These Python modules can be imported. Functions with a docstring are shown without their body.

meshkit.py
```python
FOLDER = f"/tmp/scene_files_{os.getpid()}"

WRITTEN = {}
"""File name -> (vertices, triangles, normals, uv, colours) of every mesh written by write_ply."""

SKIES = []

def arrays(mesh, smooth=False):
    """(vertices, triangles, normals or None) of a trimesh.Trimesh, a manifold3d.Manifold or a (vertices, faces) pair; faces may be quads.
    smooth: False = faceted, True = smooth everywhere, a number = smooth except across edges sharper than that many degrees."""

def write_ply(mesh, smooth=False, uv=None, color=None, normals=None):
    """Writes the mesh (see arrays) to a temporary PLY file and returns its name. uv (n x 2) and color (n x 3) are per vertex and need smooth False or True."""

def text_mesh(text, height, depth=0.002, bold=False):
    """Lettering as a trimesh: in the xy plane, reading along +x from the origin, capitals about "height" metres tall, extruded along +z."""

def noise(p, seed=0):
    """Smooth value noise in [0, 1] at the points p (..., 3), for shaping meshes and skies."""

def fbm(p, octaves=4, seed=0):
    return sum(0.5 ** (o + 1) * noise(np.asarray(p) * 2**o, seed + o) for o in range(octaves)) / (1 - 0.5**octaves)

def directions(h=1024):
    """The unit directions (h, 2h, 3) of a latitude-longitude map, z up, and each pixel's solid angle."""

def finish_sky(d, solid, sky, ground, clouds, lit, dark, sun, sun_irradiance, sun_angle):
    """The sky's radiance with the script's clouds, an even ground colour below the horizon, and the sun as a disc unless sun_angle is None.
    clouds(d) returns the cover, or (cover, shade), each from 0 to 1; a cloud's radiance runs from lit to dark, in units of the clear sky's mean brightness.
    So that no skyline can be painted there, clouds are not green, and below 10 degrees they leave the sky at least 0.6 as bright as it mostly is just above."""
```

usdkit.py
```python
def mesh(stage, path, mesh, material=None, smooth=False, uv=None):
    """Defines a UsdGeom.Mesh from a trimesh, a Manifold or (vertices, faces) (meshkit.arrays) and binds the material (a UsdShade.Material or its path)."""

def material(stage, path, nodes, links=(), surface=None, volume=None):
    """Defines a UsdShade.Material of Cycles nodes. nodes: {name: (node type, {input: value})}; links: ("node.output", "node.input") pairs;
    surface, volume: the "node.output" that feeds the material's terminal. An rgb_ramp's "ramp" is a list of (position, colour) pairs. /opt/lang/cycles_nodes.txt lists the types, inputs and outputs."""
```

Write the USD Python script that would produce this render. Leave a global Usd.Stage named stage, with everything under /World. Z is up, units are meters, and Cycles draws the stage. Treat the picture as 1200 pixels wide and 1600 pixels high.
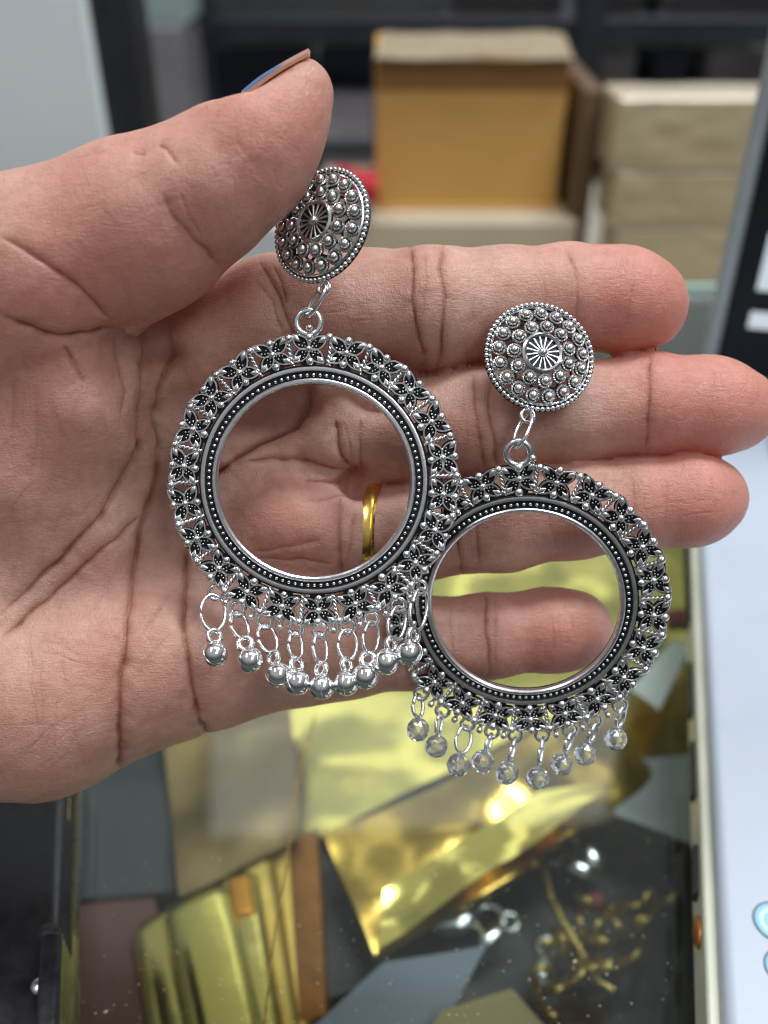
import math, random
import numpy as np, trimesh, usdkit, meshkit
from shapely.geometry import Polygon, Point
from shapely.ops import unary_union
from pxr import Usd, UsdGeom, UsdLux, UsdShade, Gf, Sdf, Vt

stage = Usd.Stage.CreateInMemory()
UsdGeom.SetStageUpAxis(stage, 'Z'); UsdGeom.SetStageMetersPerUnit(stage, 1.0)
world = UsdGeom.Xform.Define(stage, '/World'); stage.SetDefaultPrim(world.GetPrim())
UsdGeom.Scope.Define(stage, '/World/Looks')
rng = np.random.default_rng(7); random.seed(7)

# ------------------------------------------------------------------ camera, light, exposure
EXPOSURE = 0.0
PITCH, D, FPX = math.radians(35), 0.145, 1450.0          # camera tilt, focus distance, focal length in photo pixels
CAM = np.array([0, 0, 0.18])
RIGHT = np.array([1.0, 0, 0]); FWD = np.array([0, math.cos(PITCH), -math.sin(PITCH)]); UP = np.array([0, math.sin(PITCH), math.cos(PITCH)])
cam = UsdGeom.Camera.Define(stage, '/World/camera')
M = np.eye(4); M[0, :3], M[1, :3], M[2, :3], M[3, :3] = RIGHT, UP, -FWD, CAM
UsdGeom.Xformable(cam).AddTransformOp().Set(Gf.Matrix4d(*M.ravel().tolist()))
cam.CreateHorizontalApertureAttr(1200 / FPX * 5.4); cam.CreateVerticalApertureAttr(1600 / FPX * 5.4); cam.CreateFocalLengthAttr(5.4)
cam.CreateFStopAttr(1.8); cam.CreateFocusDistanceAttr(D - 0.001); cam.CreateClippingRangeAttr(Gf.Vec2f(0.01, 50)); cam.CreateExposureAttr(EXPOSURE)


def ray(px, py):
    return FWD + (px - 600) / FPX * RIGHT + (800 - py) / FPX * UP


def G(px, py, z=0.0):            # the point of the horizontal plane at height z seen at a photo pixel
    r = ray(px, py); return CAM + r * ((z - CAM[2]) / r[2])


def V(px, py, y):                # the same for an upright plane at distance y
    r = ray(px, py); return CAM + r * (y / r[1])


def area(name, loc, target, w, h, inten, col):
    l = UsdLux.RectLight.Define(stage, '/World/' + name)
    l.CreateWidthAttr(w); l.CreateHeightAttr(h); l.CreateIntensityAttr(inten); l.CreateColorAttr(Gf.Vec3f(*col)); l.CreateNormalizeAttr(False)
    z = np.array(loc, float) - np.array(target, float); z /= np.linalg.norm(z)
    x = np.cross([0, 1.0, 0.01], z); x /= np.linalg.norm(x); y = np.cross(z, x)
    m = np.eye(4); m[0, :3], m[1, :3], m[2, :3], m[3, :3] = x, y, z, loc
    UsdGeom.Xformable(l).AddTransformOp().Set(Gf.Matrix4d(*m.ravel().tolist()))
    return l


KEY, SIDE, FILL, BACK_LAMP = 6.8, 2.8, 0.28, 1.5
area('unseen_ceiling_lamp', (0.50, 0.45, 1.65), (0.05, 0.15, 0.1), 1.1, 0.3, KEY * 3.8, (0.93, 0.97, 1.0))  # out of view overhead, main light on hand and counter
area('unseen_ceiling_lamp_001', (-0.9, 0.1, 1.9), (-0.1, 0.2, 0), 0.3, 1.2, KEY * 1.0, (0.93, 0.97, 1.0))  # out of view at the left, lights the thumb side
area('unseen_ceiling_lamp_002', (0.9, -0.7, 1.8), (0, 0.1, 0), 0.4, 1.2, SIDE * 3, (0.95, 0.98, 1.0))  # out of view behind the camera, brightens palm and background fronts
area('unseen_ceiling_lamp_003', (0.1, 1.42, 1.5), (0.0, 0.2, 0), 1.0, 0.3, BACK_LAMP, (0.95, 0.98, 1.0))  # out of view ahead, placed to gleam in the foil and on fingertops
dome = UsdLux.DomeLight.Define(stage, '/World/room_light')
usdkit.material(stage, '/World/Looks/room_light', {
    't': ('texture_coordinate', {}), 's': ('separate_xyz', {}), 'r': ('map_range', {'from_min': -0.4, 'from_max': 1.0, 'to_min': 0.0, 'to_max': 1.0, 'clamp': True}),
    'c': ('rgb_ramp', {'ramp': [(0, (0.10, 0.09, 0.085)), (0.3, (0.22, 0.22, 0.22)), (0.5, (0.52, 0.54, 0.56)), (0.72, (1.2, 1.25, 1.3)), (1, (1.25, 1.3, 1.34))]}),
    'b': ('background_shader', {'strength': FILL})},
    [('t.generated', 's.vector'), ('s.z', 'r.value'), ('r.result', 'c.fac'), ('c.color', 'b.color')], surface='b.background')
UsdShade.MaterialBindingAPI.Apply(dome.GetPrim()).Bind(UsdShade.Material.Get(stage, '/World/Looks/room_light'))

# ------------------------------------------------------------------ helpers
used = {}


def free(path):
    if path not in used:
        used[path] = 0; return path
    used[path] += 1
    return f'{path}_{used[path]:03d}'


def tag(p, label=None, cat=None, group=None, kind=None):
    p = p.GetPrim() if hasattr(p, 'GetPrim') else p
    for k, v in (('label', label), ('category', cat), ('group', group), ('kind', kind)):
        if v: p.SetCustomDataByKey(k, v)
    return p


def gm(m): return Gf.Matrix4d(*np.asarray(m, float).T.ravel().tolist())      # column-vector 4x4 -> Gf


def thing(name, label=None, cat=None, group=None, mat=None, kind=None):
    x = UsdGeom.Xform.Define(stage, free('/World/' + name))
    if mat is not None: x.AddTransformOp().Set(gm(mat))
    tag(x, label, cat, group, kind)
    return x


def obj(name, mesh, material, parent=None, mat=None, smooth=35, label=None):
    base = str(parent.GetPath()) if parent is not None else '/World'
    m = usdkit.mesh(stage, free(f'{base}/{name}'), mesh, material, smooth=smooth)
    if mat is not None: UsdGeom.Xformable(m).AddTransformOp().Set(gm(mat))
    if label: m.GetPrim().SetCustomDataByKey('label', label)
    return m


def join(parts): return trimesh.util.concatenate([p for p in parts if p is not None])
def T(x=0, y=0, z=0): m = np.eye(4); m[:3, 3] = x, y, z; return m
def R(deg, axis): return trimesh.transformations.rotation_matrix(math.radians(deg), axis)
def S(s): m = np.eye(4); m[:3, :3] *= s; return m


MM = 1e-3


def scaled(m): m = m.copy(); m.apply_scale(MM); return m


def sweep(points, radius, sides=8, closed=False, scale2=None):
    """A tube along points (radius a number or one per point)."""
    p = np.asarray(points, float); n = len(p); rad = np.broadcast_to(np.asarray(radius, float), (n,))
    t = (np.roll(p, -1, 0) - np.roll(p, 1, 0)) if closed else np.gradient(p, axis=0)
    t /= np.linalg.norm(t, axis=1, keepdims=True)
    ref = np.array([0, 0, 1.0]) if abs(t[:, 2]).max() < 0.95 else np.array([0.31, 0.9, 0.3])
    u = np.cross(t, ref); bad = np.linalg.norm(u, axis=1) < 1e-4; u[bad] = np.cross(t[bad], [1.0, 0.2, 0])
    u /= np.linalg.norm(u, axis=1, keepdims=True); w = np.cross(u, t)
    a = np.linspace(0, 2 * np.pi, sides, endpoint=False)
    v = p[:, None] + rad[:, None, None] * (np.cos(a)[None, :, None] * u[:, None] + np.sin(a)[None, :, None] * w[:, None])
    v = v.reshape(-1, 3); f = []
    for i in range(n if closed else n - 1):
        j = (i + 1) % n
        for k in range(sides):
            l = (k + 1) % sides
            f += [(i * sides + k, i * sides + l, j * sides + l), (i * sides + k, j * sides + l, j * sides + k)]
    if not closed:
        v = np.vstack([v, p[0], p[-1]])
        for k in range(sides):
            l = (k + 1) % sides
            f += [(n * sides, k + 0, l)][::-1] and [(len(v) - 2, l, k), (len(v) - 1, (n - 1) * sides + k, (n - 1) * sides + l)]
    m = trimesh.Trimesh(v, f, process=False); m.fix_normals() if len(f) < 1500 else None
    return m


def ring(r, wire, n=40, sides=10, flat=1.0):
    a = np.linspace(0, 2 * np.pi, n, endpoint=False)
    return sweep(np.c_[r * np.cos(a), r * flat * np.sin(a), 0 * a], wire, sides, True)


def ball(r, c=(0, 0, 0), sub=2, sc=(1, 1, 1)):
    m = trimesh.creation.icosphere(sub, r); m.apply_scale(sc); m.apply_translation(c); return m


def lathe(profile, n=128):
    """profile: closed list of (r, z)"""
    p = np.array(profile, float); k = len(p); a = np.linspace(0, 2 * np.pi, n, endpoint=False)
    v = np.stack([p[None, :, 0] * np.cos(a)[:, None], p[None, :, 0] * np.sin(a)[:, None], np.broadcast_to(p[None, :, 1], (n, k))], 2).reshape(-1, 3)
    f = []
    for i in range(n):
        j = (i + 1) % n
        for q in range(k):
            s = (q + 1) % k
            f += [(i * k + q, j * k + q, j * k + s), (i * k + q, j * k + s, i * k + s)]
    m = trimesh.Trimesh(v, f, process=False); m.fix_normals(); return m


def extrude(poly, h, z=0.0):
    ms = [trimesh.creation.extrude_polygon(g, h) for g in (poly.geoms if hasattr(poly, 'geoms') else [poly])]
    m = join(ms); m.apply_translation((0, 0, z)); return m


def rbox(sx, sy, sz, r=None, seg=3):
    """A box with rounded edges, centred."""
    import manifold3d as m3
    r = r or 0.12 * min(sx, sy, sz)
    pts = []
    for x in (-1, 1):
        for y in (-1, 1):
            for z in (-1, 1):
                s = m3.Manifold.sphere(r, 4 * seg).translate([x * (sx / 2 - r), y * (sy / 2 - r), z * (sz / 2 - r)]); pts.append(s)
    m = m3.Manifold.batch_hull(pts).to_mesh()
    return trimesh.Trimesh(np.array(m.vert_properties[:, :3]), np.array(m.tri_verts), process=False)


def mat(name, nodes, links, surface='p.BSDF', volume=None): return usdkit.material(stage, '/World/Looks/' + name, nodes, links, surface=surface, volume=volume)


def simple(name, color, rough=0.5, metal=0.0, var=0.12, scale=60.0, bump=0.0, bscale=400.0, coat=0.0, spec=0.5, rvar=0.1):
    c = np.array(color)
    n = {'t': ('texture_coordinate', {}), 'n': ('noise_texture', {'scale': scale, 'detail': 5.0, 'roughness': 0.6}),
         'c': ('rgb_ramp', {'ramp': [(0.25, tuple(c * (1 - var))), (0.75, tuple(np.minimum(c * (1 + var), 1)))]}),
         'r': ('map_range', {'from_min': 0.3, 'from_max': 0.7, 'to_min': max(rough - rvar, 0.02), 'to_max': rough + rvar}),
         'p': ('principled_bsdf', {'metallic': metal, 'coat_weight': coat, 'coat_roughness': 0.08, 'specular_ior_level': spec})}
    l = [('t.object', 'n.vector'), ('n.fac', 'c.fac'), ('c.color', 'p.base_color'), ('n.fac', 'r.value'), ('r.result', 'p.roughness')]
    if bump:
        n['bn'] = ('noise_texture', {'scale': bscale, 'detail': 3.0}); n['b'] = ('bump', {'strength': 1.0, 'distance': bump})
        l += [('t.object', 'bn.vector'), ('bn.fac', 'b.height'), ('b.normal', 'p.normal')]
    return mat(name, n, l)


# ------------------------------------------------------------------ materials
def silver(name, col, rough, lo, hi, dark=(0.012, 0.013, 0.016), rv=1.0):
    """Antique silver: black patina below height lo (object space, metres), polished metal above hi."""
    return mat(name, {
        't': ('texture_coordinate', {}), 's': ('separate_xyz', {}), 'h': ('map_range', {'from_min': lo, 'from_max': hi, 'to_min': 0.0, 'to_max': 1.0, 'clamp': True}),
        'g': ('geometry', {}), 'n': ('noise_texture', {'scale': 420.0, 'detail': 6.0, 'roughness': 0.65}), 'r': ('map_range', {'from_min': 0.3, 'from_max': 0.7, 'to_min': rough - 0.08 * rv, 'to_max': rough + 0.12 * rv}),
        'j': ('math', {'math_type': 'multiply_add', 'value2': 0.0006, 'value3': -0.0003}), 'a': ('math', {'math_type': 'add'}),
        'c': ('mix_color', {'a': dark, 'b': col}), 'm': ('map_range', {'from_min': 0.0, 'from_max': 1.0, 'to_min': 0.35, 'to_max': 1.0}),
        'nb': ('noise_texture', {'scale': 1800.0, 'detail': 2.0}), 'b': ('bump', {'strength': 0.6, 'distance': 0.00004}),
        'p': ('principled_bsdf', {})},
        [('t.object', 's.vector'), ('g.position', 'n.vector'), ('n.fac', 'j.value1'), ('s.z', 'a.value1'), ('j.value', 'a.value2'), ('a.value', 'h.value'), ('h.result', 'c.fac'), ('c.result', 'p.base_color'),
         ('h.result', 'm.value'), ('m.result', 'p.metallic'), ('n.fac', 'r.value'), ('r.result', 'p.roughness'), ('t.object', 'nb.vector'), ('nb.fac', 'b.height'), ('b.normal', 'p.normal')])


M_SIL = silver('antique_silver', (0.78, 0.77, 0.76), 0.23, 0.00008, 0.00044)
M_BAND = silver('worn_silver', (0.74, 0.73, 0.73), 0.27, 0.0001, 0.0004, rv=0.4)
M_WIRE = silver('bright_silver', (0.86, 0.87, 0.88), 0.17, -1.0, -0.9)
M_BALL = silver('polished_silver', (0.92, 0.93, 0.94), 0.09, -1.0, -0.9)
M_DARK = simple('black_patina', (0.016, 0.017, 0.021), 0.42, 0.5, 0.3, 900)
M_CRYSTAL = mat('smoky_crystal', {'p': ('principled_bsdf', {'base_color': (0.72, 0.72, 0.76), 'roughness': 0.04, 'ior': 1.42, 'transmission_weight': 0.9, 'coat_weight': 0.6})}, [])
M_GOLD = simple('gold', (0.95, 0.66, 0.18), 0.22, 1.0, 0.06, 300)
M_FOIL = simple('gold_foil', (0.88, 0.72, 0.22), 0.15, 1.0, 0.08, 25, 0.0004, 60, rvar=0.05)
M_FOIL2 = simple('dull_gold_foil', (0.55, 0.38, 0.10), 0.34, 0.9, 0.2, 25, 0.0005, 60)
M_FOIL3 = simple('pale_gold_foil', (0.90, 0.76, 0.22), 0.20, 1.0, 0.08, 25, 0.0005, 45, rvar=0.06)

M_SKIN = mat('skin', {
    't': ('texture_coordinate', {}), 'pg': ('attribute', {'attribute': 'pig'}), 'sp': ('separate_color', {'color_type': 'rgb'}),
    'n1': ('noise_texture', {'scale': 110.0, 'detail': 5.0, 'roughness': 0.6}), 'n2': ('noise_texture', {'scale': 700.0, 'detail': 4.0, 'roughness': 0.65}),
    'c1': ('rgb_ramp', {'ramp': [(0.28, (0.38, 0.212, 0.156)), (0.5, (0.50, 0.299, 0.232)), (0.72, (0.615, 0.397, 0.322))]}),
    'pk': ('mix_color', {'b': (0.53, 0.225, 0.178)}),
    'c2': ('rgb_ramp', {'ramp': [(0.3, (0.90, 0.88, 0.86)), (0.7, (1.06, 1.06, 1.06))]}), 'mu': ('mix_color', {'blend_type': 'multiply', 'fac': 1.0, 'use_clamp': False}),
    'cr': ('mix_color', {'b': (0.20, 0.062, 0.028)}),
    'mp': ('mapping', {'scale': (420.0, 1900.0, 900.0), 'rotation': (0.0, 0.0, 0.12)}), 'w': ('noise_texture', {'scale': 1.0, 'detail': 3.0, 'roughness': 0.6, 'distortion': 1.6}),
    'mp2': ('mapping', {'scale': (1700.0, 700.0, 900.0), 'rotation': (0.0, 0.0, 0.35)}), 'w2': ('noise_texture', {'scale': 1.0, 'detail': 2.0, 'roughness': 0.6, 'distortion': 1.6}),
    'v': ('voronoi_texture', {'scale': 1500.0, 'feature': 'distance_to_edge'}),
    'h1': ('math', {'math_type': 'add'}), 'h2': ('math', {'math_type': 'multiply_add', 'value2': 0.4}),
    'b': ('bump', {'strength': 0.75, 'distance': 0.00019}),
    'rr': ('map_range', {'from_min': 0.3, 'from_max': 0.7, 'to_min': 0.36, 'to_max': 0.52}),
    'p': ('principled_bsdf', {'subsurface_method': 'random_walk', 'subsurface_weight': 0.30, 'subsurface_scale': 0.0022, 'subsurface_radius': (1.0, 0.36, 0.2), 'specular_ior_level': 0.42})},
    [('t.object', 'n1.vector'), ('t.object', 'n2.vector'), ('n1.fac', 'c1.fac'), ('pg.color', 'sp.color'), ('sp.g', 'pk.fac'), ('c1.color', 'pk.a'), ('n2.fac', 'c2.fac'),
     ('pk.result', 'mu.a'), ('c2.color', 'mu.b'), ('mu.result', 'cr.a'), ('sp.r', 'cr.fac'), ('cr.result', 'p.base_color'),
     ('t.object', 'mp.vector'), ('mp.vector', 'w.vector'), ('t.object', 'mp2.vector'), ('mp2.vector', 'w2.vector'), ('w.fac', 'h1.value1'), ('w2.fac', 'h1.value2'),
     ('t.object', 'v.vector'), ('v.distance', 'h2.value1'), ('h1.value', 'h2.value3'), ('h2.value', 'b.height'), ('b.normal', 'p.normal'), ('n2.fac', 'rr.value'), ('rr.result', 'p.roughness')])

M_PANE = mat('counter_glass', {
    't': ('texture_coordinate', {}), 'n': ('noise_texture', {'scale': 30.0, 'detail': 8.0, 'roughness': 0.75}), 'sm': ('map_range', {'from_min': 0.42, 'from_max': 0.8, 'to_min': 0.0, 'to_max': 0.025}),
    'tr': ('transparent_bsdf', {'color': (0.93, 0.96, 0.94)}), 'gl': ('glossy_bsdf', {'color': (0.95, 0.97, 0.96), 'roughness': 0.03}), 'df': ('diffuse_bsdf', {'color': (0.45, 0.42, 0.33)}),
    'lw': ('layer_weight', {'blend': 0.5}), 'pw': ('math', {'math_type': 'power', 'value2': 4.5}), 'fr': ('math', {'math_type': 'multiply_add', 'value2': 0.9, 'value3': 0.035}), 'm1': ('mix_closure', {}), 'm2': ('mix_closure', {})},
    [('lw.facing', 'pw.value1'), ('pw.value', 'fr.value1'), ('fr.value', 'm1.fac'), ('tr.BSDF', 'm1.closure1'), ('gl.BSDF', 'm1.closure2'), ('t.object', 'n.vector'), ('n.fac', 'sm.value'), ('sm.result', 'm2.fac'), ('m1.closure', 'm2.closure1'), ('df.BSDF', 'm2.closure2')], surface='m2.closure')
M_EDGE = simple('glass_edge', (0.42, 0.60, 0.56), 0.2, 0, 0.1, 80)

# ------------------------------------------------------------------ the setting: counter, back counter, wall
M_TRAY = simple('dark_tray', (0.030, 0.034, 0.036), 0.5, 0, 0.4, 40)
M_WALL = simple('pale_wall', (0.60, 0.61, 0.60), 0.7, 0, 0.15, 6)
M_BENCH = simple('cream_laminate', (0.42, 0.38, 0.31), 0.5, 0, 0.08, 20)
ZT = -0.045
case = thing('glass_counter', kind='structure')
top = rbox(1.5, 0.86, 0.006, 0.0012); top.apply_translation((0, 0.03, -0.003)); obj('glass_top', top, M_PANE, case)
edge = trimesh.creation.box((1.5, 0.004, 0.0058)); edge.apply_translation((0, 0.4625, -0.003)); obj('glass_edge', edge, M_EDGE, case)
tray = trimesh.creation.box((1.5, 0.86, 0.01)); tray.apply_translation((0, 0.03, ZT - 0.030)); obj('tray', tray, M_TRAY, case)
for sy in (-0.40, 0.455):
    b = trimesh.creation.box((1.5, 0.006, 0.07)); b.apply_translation((0, sy, -0.0415)); obj('side_wall', b, M_TRAY, case)
bench = trimesh.creation.box((3.0, 1.1, 0.05)); bench.apply_translation((0, 1.03, -0.145))
tag(obj('back_counter', bench, M_BENCH), kind='structure')
w_ = trimesh.creation.box((6, 0.05, 3.0)); w_.apply_translation((0, 1.62, 0.3)); tag(obj('unseen_back_wall', w_, M_WALL), kind='structure')  # out of view behind the rack, pale to brighten the foil's reflections

# ------------------------------------------------------------------ the hand (millimetres in a frame at the focus point: x right, y up, z towards the viewer)
HM = np.eye(4); HM[:3, 0], HM[:3, 1], HM[:3, 2], HM[:3, 3] = RIGHT, UP, -FWD, CAM + FWD * D
DM = D * 1000


def H(px, py, z):
    k = (1 - z / DM) * DM / FPX
    return np.array([(px - 600) * k, (800 - py) * k, z])


def cone_sdf(P, a, b, ra, rb):
    """Signed distance to a round cone between two spheres."""
    ba = b - a; l2 = ba @ ba; rr = ra - rb; a2 = l2 - rr * rr; il2 = 1.0 / l2
    pa = P - a; y = pa @ ba; z = y - l2
    q = pa * l2 - y[:, None] * ba; x2 = (q * q).sum(1); y2 = y * y * l2; z2 = z * z * l2
    k = np.sign(rr) * rr * rr * x2
    o = (np.sqrt(x2 * a2 * il2) + y * rr) * il2 - ra
    c1 = np.sign(z) * a2 * z2 > k; c2 = np.sign(y) * a2 * y2 < k
    return np.where(c1, np.sqrt(x2 + z2) * il2 - rb, np.where(c2, np.sqrt(x2 + y2) * il2 - ra, o))


def smin(a, b, k):
    h = np.clip(0.5 + 0.5 * (b - a) / k, 0, 1)
    return b + (a - b) * h - k * h * (1 - h)


def C(p, q):                      # (px, py, z mm, r mm), (px, py, z, r)
    return H(*p[:3]), H(*q[:3]), p[3], q[3]


def ell(P, c, r):                 # ellipsoid bound
    q = (P - c) / r; k0 = np.linalg.norm(q, axis=1); k1 = np.linalg.norm(q / r, axis=1)
    return k0 * (k0 - 1) / np.maximum(k1, 1e-9)


FINGERS = [
    [(430, 492, -13, 9.9), (560, 489, -13.5, 10.1), (675, 484, -12, 10.1), (780, 474, -13, 9.1), (890, 466, -13, 8.7), (960, 468, -13.5, 8.5), (1004, 477, -14.5, 7.6)],
    [(545, 676, -15, 8.4), (640, 672, -14, 8.6), (745, 660, -12.5, 8.9), (880, 646, -13.5, 8.6), (1015, 632, -14, 8.5), (1100, 634, -14.5, 8.0), (1150, 640, -15.5, 6.9)],
    [(560, 836, -16, 8.0), (650, 830, -15, 8.2), (790, 811, -13, 8.5), (900, 796, -14, 8.2), (1000, 786, -14.5, 7.8), (1070, 780, -15, 7.4), (1105, 778, -16, 6.8)],
    [(540, 1012, -16, 8.0), (640, 1004, -16, 7.7), (765, 994, -16.5, 7.1), (850, 984, -17, 6.9), (898, 982, -18, 6.3)],
]
FINGERS = [[C(a, b) for a, b in zip(f[:-1], f[1:])] for f in FINGERS]
PALM = [C(*s) for s in [
    ((430, 496, -14, 9.6), (150, 610, -17, 12)),
    ((545, 680, -16, 8.8), (120, 760, -20, 12)),
    ((550, 830, -17, 8.8), (100, 890, -20, 12)),
    ((545, 1003, -17, 9.5), (300, 1015, -17, 13)),
    ((300, 1008, -15.5, 14.3), (60, 1075, -14, 17.5)),
    ((60, 1075, -14, 17.5), (-500, 1030, -16, 20)),
    ((150, 760, -20, 12), (-500, 900, -20, 20)),
    ((40, 720, -10, 15.5), (-500, 780, -18, 19)),
    ((150, 640, -9, 11.5), (40, 720, -10, 15.5)),
    ((120, 820, -14, 13), (20, 900, -14, 14)),
]]
THUMB = [C(*s) for s in [
    ((-300, 640, -6, 18), (60, 432, 2, 14.8)),
    ((60, 432, 2, 14.8), (225, 352, 5, 12.4)),
    ((225, 352, 5, 12.4), (322, 296, 7, 10.0)),
    ((322, 296, 7, 10.0), (400, 226, 8.5, 8.3)),
    ((400, 226, 8.5, 8.3), (466, 147, 8.5, 4.9)),
]]
PADS = [  # soft pads: centre, radii, blend
    (H(398, 258, 7.5), (7.2, 8.2, 8.0), 3.0), (H(446, 186, 9), (6.0, 7.4, 6.0), 3.0),
    (H(110, 600, -3), (12, 13, 11), 6.0), (H(450, 800, -15), (11, 8, 8.6), 4.0), (H(505, 690, -15), (5.5, 6, 7.6), 3.0), (H(445, 560, -14), (9, 8, 8.6), 4.0),
    (H(430, 960, -16), (11, 9, 9.6), 4.0), (H(990, 470, -12), (7.5, 7.6, 7.2), 3.0), (H(1120, 637, -13.5), (7.5, 7.2, 7.0), 3.0), (H(1080, 782, -13.5), (7.5, 7.0, 7.0), 3.0), (H(880, 985, -15.8), (6.5, 6.4, 6.0), 3.0),
]


NA, NB = H(378, 153, 8.0), H(474, 92, 8.0); ND = (NB - NA) / np.linalg.norm(NB - NA)      # the thumb nail's bed
NN = np.cross([0, 0, 1.0], ND) + np.array([0, 0, 0.16]); NN /= np.linalg.norm(NN); NS = np.cross(ND, NN)


def hand_sdf(P):
    palm = cone_sdf(P, *PALM[0])
    for s in PALM[1:]: palm = smin(palm, cone_sdf(P, *s), 5.0)
    for c, r, k in PADS[2:7]: palm = smin(palm, ell(P, c, np.array(r)), k)
    th = cone_sdf(P, *THUMB[0])
    for s in THUMB[1:]: th = smin(th, cone_sdf(P, *s), 3.0)
    for c, r, k in PADS[:2]: th = smin(th, ell(P, c, np.array(r)), k)
    tt = (P - NA) @ ND
    pl = (P - NA) @ NN + 0.45 + 0.05 * np.clip((P - NA) @ NS, -6, 6) ** 2 - 0.45 * np.maximum(0, 0.5 - tt); th = -smin(-th, -pl, 1.0)
    d = smin(palm, th, 2.2)
    out = None
    for i, f in enumerate(FINGERS):
        g = cone_sdf(P, *f[0])
        for s in f[1:]: g = smin(g, cone_sdf(P, *s), 2.5)
        c, r, k = PADS[7 + i]; g = smin(g, ell(P, c, np.array(r)), k)
        g = smin(palm, g, 2.5)
        out = g if out is None else np.minimum(out, g)
    return smin(out, d, 0.8)


def surface_nets(f, lo, hi, step):
    n = np.ceil((np.array(hi) - lo) / step).astype(int) + 1
    ax = [lo[i] + step * np.arange(n[i]) for i in range(3)]
    F = np.empty(n)
    for i, x in enumerate(ax[0]):
        Y, Z = np.meshgrid(ax[1], ax[2], indexing='ij')
        F[i] = f(np.c_[np.full(Y.size, x), Y.ravel(), Z.ravel()]).reshape(n[1], n[2])
    F[0] = F[-1] = 1; F[:, 0] = F[:, -1] = 1; F[:, :, 0] = F[:, :, -1] = 1
    sgn = F < 0
    cnt = np.zeros(n - 1); pos = np.zeros(tuple(n - 1) + (3,))
    I = np.stack(np.meshgrid(*[np.arange(k - 1) for k in n], indexing='ij'), -1)
    corners = [(a, b, c) for a in (0, 1) for b in (0, 1) for c in (0, 1)]
    cut = lambda A, o: A[o[0]:o[0] + n[0] - 1, o[1]:o[1] + n[1] - 1, o[2]:o[2] + n[2] - 1]
    for o in corners:
        for d in range(3):
            if o[d]: continue
            e = list(o); e[d] = 1
            A, B = cut(F, o), cut(F, e); m = (A < 0) != (B < 0)
            t = np.where(m, A / np.where(m, A - B, 1), 0)
            for q in range(3): pos[..., q] += np.where(m, o[q] + (t if q == d else 0), 0)
            cnt += m
    act = cnt > 0; idx = -np.ones(act.shape, int); idx[act] = np.arange(act.sum())
    v = (pos[act] / cnt[act][:, None] + I[act]) * step + np.array(lo)
    faces = []
    for d in range(3):
        b, c = (d + 1) % 3, (d + 2) % 3
        A = sgn.take(range(n[d] - 1), d); B = sgn.take(range(1, n[d]), d)
        where = np.argwhere(A != B)
        where = where[(where[:, b] > 0) & (where[:, c] > 0) & (where[:, b] < n[b] - 1) & (where[:, c] < n[c] - 1)]
        q = []
        for ob, oc in ((1, 1), (0, 1), (0, 0), (1, 0)):
            w = where.copy(); w[:, b] -= ob; w[:, c] -= oc; q.append(idx[w[:, 0], w[:, 1], w[:, 2]])
        q = np.stack(q, 1); flip = ~A[tuple(where.T)]
        q[flip] = q[flip][:, ::-1]; faces.append(q)
    q = np.vstack(faces); q = q[(q >= 0).all(1)]
    f = np.vstack([q[:, [0, 1, 2]], q[:, [0, 2, 3]]])
    return v, f


def gradient(f, P, e=0.05):
    g = np.stack([f(P + np.eye(3)[i] * e) - f(P - np.eye(3)[i] * e) for i in range(3)], 1)
    return g / np.maximum(np.linalg.norm(g, axis=1, keepdims=True), 1e-9)


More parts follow.
